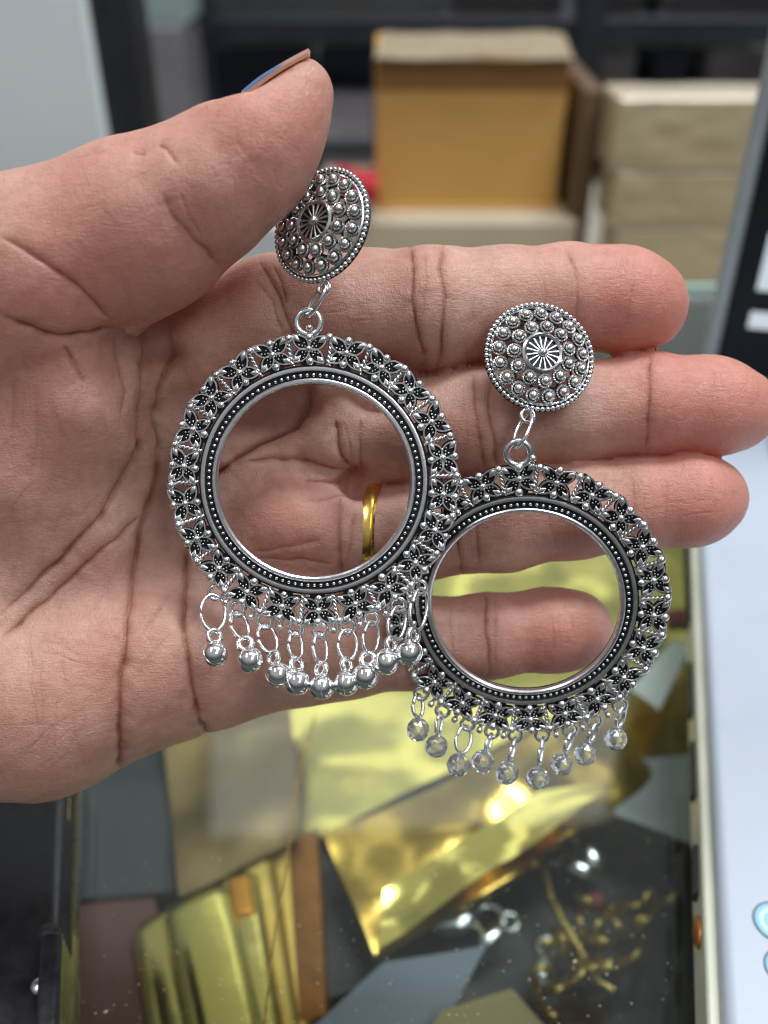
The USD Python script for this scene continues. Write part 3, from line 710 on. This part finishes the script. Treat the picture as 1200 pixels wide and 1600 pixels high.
def build(name, label, hm_, stud_px, ring_px, jump, drops_px, zd, seed, crystal, stud_rot, rr):
    sx, sy, sz = stud_px; sm = np.linalg.inv(hm_) @ place(sx, sy, sz, *stud_rot)
    lp = (sm @ np.append(np.array(ring_px) * MM, 1)); sl = sm @ T(*(np.array(ring_px) * MM))
    topc = np.array([0, 24.25, 0.1]); a = lp[:3] / MM; d = topc - a; a2 = a + d / np.linalg.norm(d) * -0.2; b2 = topc + np.array([0, 1.45, 0]); mid = (a + b2) / 2; ax = b2 - a; Lk = np.linalg.norm(ax); ax /= Lk
    sd = np.cross(ax, [0.25, 0.1, 1]); sd /= np.linalg.norm(sd); nrm = np.cross(sd, ax)
    tw = math.radians(jump); n2 = nrm * math.cos(tw) + sd * math.sin(tw)
    jm = np.eye(4); jm[:3, 0] = ax; jm[:3, 1] = np.cross(n2, ax); jm[:3, 2] = n2; jm[:3, 3] = mid * MM
    drops, loops = [], []
    for (lx, ly, bx, by, tw_, dz) in drops_px:
        t = inside(hm_, lx, ly, zd); ang = math.degrees(math.atan2(-t[0], t[1])); loops.append(ang)
        u = np.array([-math.sin(math.radians(ang)), math.cos(math.radians(ang)), 0]) * 24.1 + np.array([0, 0, 0.15])
        drops.append((u, inside(hm_, bx, by, zd + dz), tw_, rr))
    return earring(name, label, HM @ hm_, 'the pair of silver hoop earrings', drops, loops, sm, (sl, jm, Lk / 2 + 0.5), seed, 0.0, crystal)


H1 = place(491, 751, 0.9, 0.0, 3.0, 1.8)
build('hoop_earring', 'left silver hoop earring with round metal bells, its stud held under the thumb', H1, (503, 353, 3.0), (0.6, -9.9, -0.1), 72,
      [(325, 938, 336, 1022, 0.35, 0.6), (368, 955, 391, 1031, 0.9, 0.8), (412, 972, 435, 1054, 0.8, 0.6), (459, 986, 465, 1066, 0.9, 0.4), (497, 987, 503, 1073, 1.0, 0.9), (541, 984, 541, 1067, 0.45, 0.6), (580, 972, 571, 1057, 0.8, 0.9), (620, 945, 604, 1034, 0.7, 1.2), (655, 920, 640, 1020, 0.9, 1.4)],
      3.0, 3, False, (-33, -6, 3), 1.95)
H2 = place(820, 941, -3.6, -6.0, 14.0, 3.0)
build('hoop_earring', 'right silver hoop earring with clear crystal drops, lying across the fingers', H2, (842, 558, -1.6), (-2.3, -9.55, -0.1), 82,
      [(652, 1100, 653, 1140, 0.9, -0.4), (688, 1128, 682, 1166, 1.2, -0.4), (728, 1152, 716, 1195, 0.5, -0.4), (768, 1163, 754, 1190, 1.0, -0.4), (806, 1168, 792, 1208, 1.2, -0.4), (850, 1168, 840, 1216, 1.3, -0.4), (895, 1157, 878, 1194, 1.0, -0.4), (935, 1140, 914, 1178, 0.9, -0.4), (978, 1112, 962, 1155, 0.9, -0.4)],
      -6.5, 4, True, (8, -10, 0), 1.9)
# ------------------------------------------------------------------ things under and on the glass counter, and behind it
def sheet(q, z, amp, freq, seed, n=36, thick=0.0006, zs=(0, 0, 0, 0)):
    """A wavy sheet of foil or paper: q = four photo pixels (its corners where it lies at height z), zs = corner lifts (m)."""
    c = [G(*p, z) + np.array([0, 0, h]) for p, h in zip(q, zs)]
    u, v = np.meshgrid(np.linspace(0, 1, n), np.linspace(0, 1, n), indexing='ij'); u, v = u.ravel(), v.ravel()
    p = (np.outer((1 - u) * (1 - v), c[0]) + np.outer(u * (1 - v), c[1]) + np.outer(u * v, c[2]) + np.outer((1 - u) * v, c[3]))
    s = np.c_[p[:, :2] * freq, np.full(len(p), seed * 3.7)]
    p[:, 2] += amp * (meshkit.noise(s) - 0.5 + 0.4 * (meshkit.noise(s * 2.3 + 5) - 0.5)) * 2
    m, f = n * n, []
    for i in range(n - 1):
        for j in range(n - 1):
            a, b, d, e = i * n + j, i * n + j + 1, (i + 1) * n + j + 1, (i + 1) * n + j
            f += [(a, b, d), (a, d, e), (m + a, m + d, m + b), (m + a, m + e, m + d)]
    per = [i * n for i in range(n)] + [(n - 1) * n + j for j in range(1, n)] + [i * n + n - 1 for i in range(n - 2, -1, -1)] + list(range(n - 2, 0, -1))
    for k in range(len(per)):
        a, b = per[k], per[(k + 1) % len(per)]; f += [(a, b, m + b), (a, m + b, m + a)]
    t = trimesh.Trimesh(np.vstack([p, p - np.array([0, 0, thick])]), f, process=False); t.fix_normals(); return t


def slab(q, ztop, zbot, r=0.0015):
    """An upright prism whose top corners are seen at four photo pixels; edges rounded."""
    import manifold3d as m3
    c = [G(*p, ztop) for p in q]; sph = []
    for p in c:
        for z in (ztop - r, zbot + r): sph.append(m3.Manifold.sphere(r, 10).translate([float(p[0]), float(p[1]), float(z)]))
    m = m3.Manifold.batch_hull(sph).to_mesh(); return trimesh.Trimesh(np.array(m.vert_properties[:, :3]), np.array(m.tri_verts), process=False)


def paper(name, col, **k): return simple(name, col, k.pop('rough', 0.6), 0, 0.06, 60, **k)


M_WHITE = paper('white_paper', (0.34, 0.37, 0.38)); M_BLUEP = paper('blue_grey_paper', (0.16, 0.19, 0.24)); M_MAROON = paper('maroon_card', (0.085, 0.030, 0.026)); M_SLATE = paper('slate_card', (0.030, 0.032, 0.038))
M_ORANGE = simple('amber_card', (0.26, 0.105, 0.022), 0.28, 0.65, 0.2, 60); M_BROWNF = simple('brown_foil', (0.62, 0.41, 0.10), 0.22, 1.0, 0.2, 30, 0.0004, 50, rvar=0.06)
M_BLACK = simple('black_plastic', (0.008, 0.009, 0.012), 0.28, 0, 0.3, 200, coat=0.3); M_BLACKM = simple('black_matte', (0.012, 0.013, 0.016), 0.5, 0, 0.3, 200)
M_CHAIN = simple('old_gold_chain', (0.62, 0.47, 0.16), 0.3, 1.0, 0.2, 200); M_RED = paper('red_cloth', (0.50, 0.02, 0.035)); M_REDD = paper('dull_red_tag', (0.22, 0.03, 0.04)); M_BRASS = simple('brass_trim', (0.62, 0.56, 0.20), 0.3, 1.0, 0.1, 200)

zt = ZT - 0.022
tag(obj('foil_sheet', sheet([(250, 1425), (695, 1218), (1090, 1010), (1085, 780)][:0] or [(255, 1425), (1090, 1012), (1085, 800), (330, 880)], zt + 0.010, 0.006, 22, 1, 70), M_FOIL3), 'large bright gold foil sheet under the glass, just below the fingers', 'foil sheet')
tag(obj('foil_packet', sheet([(505, 1312), (1098, 1030), (1100, 1195), (585, 1490)], zt + 0.020, 0.006, 24, 2, 50, 0.004), M_BROWNF), 'brownish gold foil packet running diagonally below the right hoop', 'foil packet')
tag(obj('foil_strip', sheet([(600, 1382), (840, 1240), (960, 1235), (590, 1478)], zt + 0.029, 0.003, 36, 3, 40), M_FOIL), 'shiny gold strip along the lower edge of the diagonal packet', 'foil strip')
tag(obj('hazy_sheet', sheet([(250, 1100), (450, 1060), (470, 1310), (280, 1405)], zt + 0.022, 0.004, 30, 4, 40), simple('brown_haze_foil', (0.19, 0.13, 0.055), 0.42, 0.7, 0.25, 40, 0.0005, 60)), 'hazy brownish foil sheet under the glass below the palm', 'foil sheet')  # hazy brown look of the foil is put into this colour
tag(obj('slate_card', slab([(105, 1150), (262, 1150), (272, 1385), (110, 1400)], zt + 0.016, zt - 0.004), M_SLATE), 'slate grey card under the glass below the wrist', 'card')
tag(obj('maroon_box', slab([(110, 1385), (232, 1375), (262, 1660), (70, 1660)], zt + 0.014, zt - 0.006), M_MAROON), 'dark maroon box under the glass beside the gold packets', 'box')
for i, (q, m, lab, h) in enumerate((
    ([(236, 1452), (282, 1425), (330, 1640), (275, 1640)], M_FOIL, 'leftmost upright gold packet of the row under the glass', 0.020),
    ([(288, 1424), (335, 1400), (392, 1640), (336, 1640)], M_FOIL3, 'brightest upright gold packet with a long white glint', 0.026),
    ([(340, 1402), (358, 1392), (408, 1640), (392, 1640)], M_FOIL2, 'thin dull gold packet next to the orange tipped one', 0.020),
    ([(361, 1378), (386, 1372), (428, 1640), (410, 1640)], M_FOIL, 'slim upright packet with an orange tip', 0.024),
    ([(392, 1360), (412, 1350), (452, 1640), (434, 1640)], M_FOIL2, 'slim pale gold packet left of the thread on the glass', 0.022),
    ([(416, 1345), (444, 1330), (470, 1640), (455, 1640)], M_FOIL2, 'dim gold packet under the thread on the glass', 0.018))):
    s = slab(q, zt + h, zt - 0.009, 0.0062 if i < 2 else 0.0036); pk = obj('gold_packet', s, m); tag(pk, lab, 'packet', 'row of gold packets under the glass')
    if 'orange' in lab and 'slim upright' in lab: obj('orange_tip', slab([(364, 1376), (384, 1371), (391, 1420), (373, 1424)], zt + h + 0.0012, zt + h - 0.006), simple('orange_paint', (0.62, 0.27, 0.03), 0.3, 0.6), pk)
tag(obj('amber_card', slab([(456, 1318), (492, 1300), (505, 1580), (470, 1590)], zt + 0.018, zt - 0.005), M_ORANGE), 'amber brown card standing right of the gold packets', 'card')
tag(obj('blue_grey_paper', sheet([(470, 1620), (600, 1500), (760, 1475), (660, 1660)], zt + 0.024, 0.002, 30, 6, 24), M_BLUEP), 'folded blue grey paper at the bottom edge under the glass', 'paper')
tag(obj('cream_paper', sheet([(640, 1660), (690, 1580), (800, 1545), (900, 1660)], zt + 0.026, 0.0015, 30, 7, 20), paper('cream_paper', (0.26, 0.21, 0.10))), 'cream paper corner at the bottom edge of the picture', 'paper')
tag(obj('white_paper', sheet([(915, 1255), (1000, 1185), (1150, 1170), (1150, 1345)], zt + 0.020, 0.001, 20, 8, 20), M_WHITE), 'pale grey paper wedge under the glass beside the laptop', 'paper')
tag(obj('white_highlight', sheet([(985, 1075), (1050, 1000), (1080, 1010), (1030, 1110)], zt + 0.030, 0.002, 40, 9, 20), paper('highlight_white', (0.8, 0.84, 0.84), rough=0.25)), 'small white highlight sheet right of the right hoop', 'pouch')  # white highlight modelled as a pale sheet under the glass
tag(obj('red_tag', slab([(1045, 955), (1070, 952), (1072, 970), (1048, 972)], zt + 0.03, zt + 0.026, 0.0008), M_REDD), 'small red tag beside the white highlight sheet', 'tag')
tag(obj('pink_tag', slab([(918, 1400), (938, 1396), (939, 1408), (920, 1411)], zt + 0.016, zt + 0.013, 0.0008), M_REDD), 'tiny red tag above the tangled chain', 'tag')


def wander(px, py, n, spread, seed, z):
    r = np.random.default_rng(seed); t = np.linspace(0, 1, n); a = np.cumsum(r.normal(0, 0.55, n)); x = px + np.cumsum(np.cos(a)) * spread; y = py + np.cumsum(np.sin(a)) * spread * 0.8
    return [G(float(u), float(v), z + 0.004 * math.sin(i * 0.7)) for i, (u, v) in enumerate(zip(x - x.mean() + px, y - y.mean() + py))]


ch = thing('gold_chain', 'tangled old gold chain lying on the dark tray under the glass', 'chain')
for k, (px, py, sp) in enumerate(((930, 1470, 12), (955, 1440, 10), (905, 1500, 12), (965, 1480, 9))):
    obj('strand', sweep(wander(px, py, 40, sp, 20 + k, zt + 0.012), 0.0011, 6), M_CHAIN, ch, smooth=True)
obj('strand', sweep([G(x, y, zt + 0.012) for x, y in ((848, 1340), (860, 1400), (880, 1440), (905, 1480), (930, 1530), (960, 1550))], 0.0012, 6), M_CHAIN, ch, smooth=True)
M_STEEL = simple('steel_pieces', (0.6, 0.64, 0.66), 0.2, 1.0, 0.1, 100)
for k, (px, py, sx, lab) in enumerate(((705, 1437, 0.008, 'left bright steel charm on the dark tray'), (768, 1462, 0.005, 'small steel charm between the packet and the paper'), (850, 1515, 0.005, 'steel charm left of the chain'), (920, 1330, 0.007, 'steel clasp below the pale paper wedge'), (905, 1355, 0.006, 'lower steel clasp below the pale paper wedge'))):  # steel bits modelled in place of highlights on the dark tray
    c = G(px, py, zt + 0.010); b = ball(sx, (0, 0, 0), 2, (1, 0.55, 0.4)); rg = ring(sx * 0.5, sx * 0.12, 20, 6); rg.apply_translation((sx * 1.3, 0, 0)); b = join([b, rg]); b.apply_transform(R(37 * k, [0, 0, 1])); b.apply_translation(c)
    tag(obj('steel_bit', b, M_STEEL, smooth=True), lab, 'bit', 'steel bits under the glass')
M_TRAYB = simple('black_card', (0.02, 0.022, 0.024), 0.35, 0, 0.3, 60)
tag(obj('black_card', slab([(480, 1300), (560, 1420), (600, 1520), (500, 1560)], zt + 0.006, zt - 0.006), M_TRAYB), 'black card between amber card and diagonal packet', 'card')

# a loose golden thread on the glass, dust
thr = [(492, 1118), (470, 1200), (455, 1290), (447, 1360), (432, 1440), (421, 1520), (412, 1620)]
tag(obj('thread', sweep([G(x, y, 0.0003) for x, y in thr], 0.00021, 6), M_GOLD, smooth=True), 'loose golden thread lying on the glass', 'thread')
dst = []
for k in range(260):
    px, py = rng.uniform(90, 1090), 1150 + 460 * rng.power(2.2); s = rng.uniform(0.00004, 0.00013) * (2 if rng.random() < 0.05 else 1)
    b = trimesh.creation.icosphere(0, s); b.apply_scale((rng.uniform(0.6, 2.2), 1, 0.5)); b.apply_transform(R(rng.uniform(0, 180), [0, 0, 1])); b.apply_translation(G(px, py, 0.0001)); dst.append(b)
tag(obj('dust', join(dst), simple('dust', (0.75, 0.68, 0.45), 0.4), smooth=False), 'specks of dust and glitter on the counter glass', 'dust', kind='stuff')

# black tablet case at the lower left
cs = thing('tablet_case', 'black tablet case with brass edge at the lower left of the counter', 'case')
obj('case_body', slab([(-220, 1150), (92, 1150), (62, 1700), (-220, 1700)], 0.014, 0.0006, 0.004), M_BLACK, cs, smooth=40)
obj('brass_edge', sweep([G(106, 1180, 0.012), G(103, 1280, 0.012), G(90, 1370, 0.012), G(76, 1470, 0.012)], 0.0011, 8), M_BRASS, cs, smooth=True)
obj('case_lip', slab([(92, 1150), (106, 1150), (76, 1470), (62, 1480)], 0.011, 0.0006, 0.001), M_BLACKM, cs, smooth=40)
pen = thing('black_clip', 'slim black clip standing beside the tablet case', 'clip')
obj('clip_bar', slab([(72, 1460), (86, 1460), (78, 1660), (60, 1660)], 0.020, 0.0006, 0.0012), M_BLACK, pen, smooth=40)
obj('clip_tip', ball(0.0022, G(76, 1462, 0.018), 2), M_BLACKM, pen, smooth=True)
obj('clip_screw', ball(0.0016, G(62, 1540, 0.018), 2, (1, 1, .5)), M_STEEL, pen, smooth=True)
tag(obj('price_card', sheet([(84, 1425), (122, 1470), (92, 1530), (70, 1520)], zt + 0.03, 0.0004, 20, 12, 8), paper('pink_white_card', (0.55, 0.45, 0.47))), 'small white card corner beside the black clip', 'card')
tag(obj('brass_scoop', sheet([(60, 1590), (95, 1530), (112, 1620), (70, 1660)], zt + 0.03, 0.002, 60, 13, 14), M_FOIL2), 'small curved brass piece at the lower left corner', 'brass piece')

# laptop at the right
LZ = 0.018
pa, pb = G(1135, 1600, LZ), G(1097, 840, LZ); ld = (pb - pa)[:2]; ld /= np.linalg.norm(ld)
lm = np.eye(4); lm[:3, 1] = [ld[0], ld[1], 0]; lm[:3, 0] = [ld[1], -ld[0], 0]; hinge = 0.305
q = G(1090, 700, LZ); lm[:3, 3] = [pa[0], pa[1], 0]
lap = thing('laptop', 'white laptop with open black framed screen at the right edge', 'laptop', mat=lm)
M_LAP = simple('white_laptop', (0.46, 0.51, 0.59), 0.38, 0, 0.03, 30, 0.00003, 2500); M_LAPS = simple('laptop_side', (0.50, 0.50, 0.40), 0.4, 0.2, 0.06, 60); M_KEY = simple('white_keys', (0.55, 0.60, 0.62), 0.5)
L0, L1 = -0.03, 0.235
body = rbox(0.33, L1 - L0, 0.0150, 0.0022); body.apply_translation((0.165, (L0 + L1) / 2, 0.0103)); obj('laptop_base', body, M_LAP, lap)
side = rbox(0.0030, L1 - L0 - 0.006, 0.0105, 0.0008); side.apply_translation((-0.0009, (L0 + L1) / 2, 0.0088)); obj('side_trim', side, M_LAPS, lap)
for y, w in ((0.035, 0.012), (0.062, 0.016), (0.088, 0.018)):
    s = rbox(0.0012, w, 0.0032, 0.0005); s.apply_translation((-0.0027, y, 0.0095)); obj('port', s, M_BLACKM, lap)
for k in range(16):
    s = rbox(0.001, 0.0016, 0.006, 0.0003); s.apply_translation((-0.0027, 0.115 + 0.004 * k, 0.0088)); obj('vent_slot', s, M_BLACKM, lap)
s = ball(1, (0, 0, 0), 2, (0.0012, 0.0035, 0.0018)); s.apply_translation((-0.0026, 0.021, 0.0105)); obj('amber_light', s, M_ORANGE, lap, smooth=True)
for r_ in range(5):
    for c_ in range(9):
        k = rbox(0.0165, 0.0165, 0.003, 0.0008, 2); k.apply_translation((0.032 + 0.020 * c_ + 0.004 * (r_ % 2), 0.118 + 0.021 * r_, 0.0186)); obj('key', k, M_KEY, lap)
# blue flower sticker on the palm rest
fl = G(1212, 1440, LZ); f2 = (np.linalg.inv(lm) @ np.append(fl, 1))[:2]
M_STK = simple('sticker_blue', (0.25, 0.55, 0.78), 0.4); M_STK2 = simple('sticker_pale', (0.60, 0.74, 0.84), 0.4)
for cx, cy, rad in ((0.0, 0.0, 0.0041), (0.0008, -0.0088, 0.0036), (0.0052, 0.0052, 0.0036), (0.0088, -0.004, 0.004)):
    d = trimesh.creation.cylinder(rad, 0.00016, sections=48); d.apply_translation((f2[0] + cx, f2[1] + cy, 0.01790)); st = obj('flower_sticker', d, M_STK2, lap)
    for w, mm_ in ((0.95, M_BLUEP), (0.80, M_STK), (0.42, M_STK)):
        g = ring(rad * w, rad * 0.06 if w > 0.9 else rad * 0.1, 40, 6); g.apply_scale((1, 1, 0.25)); g.apply_translation((f2[0] + cx, f2[1] + cy, 0.01800)); obj('sticker_line', g, mm_, st)
# screen: upright, its left edge at the pixel line
sy = 0.245
e0 = (np.linalg.inv(lm) @ np.append(G(1086, 590, LZ), 1))[:3]
scr = rbox(0.31, 0.006, 0.215, 0.0025); scr.apply_translation((e0[0] + 0.155, sy, 0.02 + 0.1075)); obj('screen_lid', scr, simple('grey_lid', (0.42, 0.45, 0.48), 0.35, 0.3), lap)
bz = rbox(0.303, 0.002, 0.207, 0.0008); bz.apply_translation((e0[0] + 0.1565, sy - 0.0036, 0.02 + 0.1075)); bzo = obj('screen_bezel', bz, simple('bezel_black', (0.004, 0.005, 0.007), 0.35, 0, 0.2, 80, spec=0.25), lap)
M_SCREEN = mat('lit_screen', {'e': ('emission', {'color': (0.80, 0.90, 1.0), 'strength': 0.75})}, [], surface='e.emission')
for cx, cz, w, h in ((0.16, 0.068, 0.26, 0.020), (0.16, 0.047, 0.26, 0.006)):
    p = trimesh.creation.box((w, 0.0006, h)); p.apply_translation((e0[0] + 0.013 + w / 2, sy - 0.0049, cz)); obj('lit_panel', p, M_SCREEN, lap)

# ------------------------------------------------------------------ behind the counter
def upright(q, y, depth, r=0.004):
    """A rounded box whose front face spans the photo pixels (x0, y0, x1, y1) at distance y."""
    x0, y0, x1, y1 = q; a, b = V(x0, y1, y), V(x1, y0, y)
    m = rbox(b[0] - a[0], depth, b[2] - a[2], r); m.apply_translation(((a[0] + b[0]) / 2, y + depth / 2, (a[2] + b[2]) / 2)); return m


M_CARD = simple('cardboard', (0.62, 0.345, 0.095), 0.6, 0, 0.05, 20); M_TAPE = simple('brown_tape', (0.27, 0.125, 0.035), 0.35, 0, 0.08, 20, coat=0.3); M_CREAM = simple('cream_card', (0.50, 0.43, 0.31), 0.6, 0, 0.05, 20)
YB = 0.72
bx = thing('cardboard_box', 'tan cardboard box with a brown tape band along its top, behind the fingers', 'box')
obj('box_body', upright((587, 92, 893, 346), YB, 0.12, 0.002), M_CARD, bx)
obj('tape_band', upright((587.5, 90, 892.5, 142), YB - 0.0012, 0.03, 0.001), M_TAPE, bx)
obj('bottom_flap', upright((600, 322, 880, 347), YB - 0.0015, 0.004, 0.001), M_TAPE if False else M_CARD, bx)
a = V(585, 92, YB); b = V(897, 92, YB)
tp = sheet([(585, 92), (897, 92), (880, 50), (600, 50)], a[2] + 0.0015, 0.0012, 40, 14, 24); obj('plastic_wrap', tp, simple('clear_film', (0.36, 0.27, 0.15), 0.35, 0, 0.25, 90, coat=0.3), bx, label='crumpled clear film on top of the box')
tag(obj('cream_carton', upright((495, 347, 905, 460), YB - 0.03, 0.16, 0.003), M_CREAM), 'cream carton under the tan cardboard box', 'carton')
M_WRAP = simple('wrapped_bundle', (0.50, 0.40, 0.25), 0.32, 0, 0.10, 10, 0.0018, 45, coat=0.9)
bn = thing('wrapped_bundle', 'big beige bundle wrapped in clear plastic behind the fingertips', 'bundle')
for k, (y0, y1, dx) in enumerate(((152, 270, 0), (269, 360, -1), (359, 446, 1))):
    m = upright((950 + dx, y0, 1330, y1), 0.66, 0.05, 0.003); m = trimesh.remesh.subdivide_to_size(m.vertices, m.faces, 0.012); m = trimesh.Trimesh(*m); v = m.vertices
    m.vertices = v + (meshkit.noise(v * 45) - 0.5)[:, None] * np.array([0.001, 0.0014, 0.001]) + (meshkit.noise(v * 110 + 3) - 0.5)[:, None] * np.array([0.0, 0.0012, 0.0004]); obj('layer', m, M_WRAP, bn, smooth=True)
tag(obj('brown_carton', upright((882, 138, 946, 400), 0.70, 0.14, 0.003), simple('brown_card', (0.13, 0.075, 0.035), 0.6, 0, 0.1, 20)), 'dark brown carton between the tan box and the beige bundle', 'carton')
tag(obj('red_pouch', sheet([(525, 285), (590, 290), (590, 262), (525, 258)], -0.01, 0.004, 50, 15, 16, 0.012), M_RED), 'red cloth pouch left of the tan box', 'pouch')
tag(obj('white_packet', upright((380, 352, 470, 440), 0.60, 0.05, 0.003), paper('white_packet', (0.66, 0.68, 0.70))), 'white packet seen in the gap between thumb and index finger', 'packet')
M_GREYB = simple('grey_cloth', (0.20, 0.19, 0.215), 0.8, 0, 0.2, 14); M_DKB = simple('dark_blue_cloth', (0.02, 0.026, 0.05), 0.8, 0, 0.3, 14); M_FRAME = simple('dark_frame', (0.020, 0.026, 0.034), 0.4, 0.4, 0.2, 20)
rk = thing('display_rack', 'dark metal display rack with horizontal rails behind the boxes', 'rack')
obj('rail', upright((285, 28, 1330, 72), 1.05, 0.03, 0.003), M_FRAME, rk); obj('rail', upright((285, -60, 1330, -20), 1.06, 0.03, 0.003), M_FRAME, rk)
for q in ((284, -60, 318, 470), (886, -60, 922, 470), (1240, -60, 1275, 470)): obj('post', upright(q, 1.045, 0.03, 0.003), M_FRAME, rk)
obj('shelf', upright((285, 225, 1330, 240), 1.07, 0.25, 0.002), M_FRAME, rk); obj('back_panel', upright((285, -80, 1330, 500), 1.33, 0.02, 0.002), simple('rack_back', (0.12, 0.125, 0.14), 0.6, 0, 0.3, 5), rk)
for q, y, m, lab in (((322, -18, 700, 26), 1.10, simple('pale_grey_box', (0.33, 0.34, 0.37), 0.6), 'pale grey folded cloth on the upper rack shelf'), ((705, -18, 884, 26), 1.10, M_GREYB, 'mid grey folded cloth on the upper rack shelf'), ((925, -18, 1010, 26), 1.1, M_GREYB, 'grey folded cloth right of the rack post'), ((1012, -18, 1040, 28), 1.1, M_DKB, 'narrow dark blue cloth on the upper right shelf'), ((1044, -18, 1230, 28), 1.1, M_GREYB, 'wide grey cloth at the upper right corner'),
                   ((500, 150, 585, 330), 1.08, M_GREYB, 'grey cloth roll behind the thumb tip'), ((320, 76, 480, 222), 1.12, M_DKB, 'dark blue cloth stack behind the thumb'), ((500, 76, 590, 140), 1.12, M_DKB, 'dark cloth stack left above the tan box'), ((925, 76, 1000, 222), 1.12, M_GREYB, 'grey cloth stack above the beige bundle'), ((1005, 76, 1080, 222), 1.12, M_DKB, 'dark stack above the middle of the beige bundle'), ((1085, 76, 1230, 222), 1.12, M_GREYB, 'grey stack above the right of the beige bundle')):
    c = upright(q, y, 0.14, 0.006); c = trimesh.Trimesh(*trimesh.remesh.subdivide_to_size(c.vertices, c.faces, 0.02)); c.vertices = c.vertices + (meshkit.noise(c.vertices * 30) - 0.5)[:, None] * 0.006
    tag(obj('folded_cloth', c, m, smooth=True), lab, 'cloth', 'cloths stacked on the rack')
wb = thing('white_cabinet', 'white cabinet panel with a black edge strip at the upper left', 'cabinet')
M_WCAB = simple('white_panel', (0.76, 0.80, 0.82), 0.45, 0, 0.04, 8); M_GCAB = simple('grey_panel', (0.40, 0.41, 0.42), 0.5, 0, 0.05, 8)
obj('panel', upright((-400, -200, 98, 470), 0.62, 0.05, 0.003), M_WCAB, wb); obj('return_panel', upright((98.5, -200, 138, 470), 0.632, 0.05, 0.003), M_GCAB, wb); obj('edge_strip', upright((138.5, -200, 178, 470), 0.628, 0.04, 0.003), M_BLACKM, wb)
tag(obj('grey_cabinet', upright((182, 42, 282, 470), 0.95, 0.1, 0.004), simple('dim_grey_panel', (0.15, 0.145, 0.16), 0.6, 0, 0.35, 9)), 'dim grey cabinet between the black strip and the rack post', 'cabinet')
tag(obj('teal_box', upright((172, -80, 282, 40), 0.97, 0.1, 0.004), simple('grey_green_panel', (0.24, 0.31, 0.30), 0.5)), 'grey green box on top of the dim cabinet', 'box')
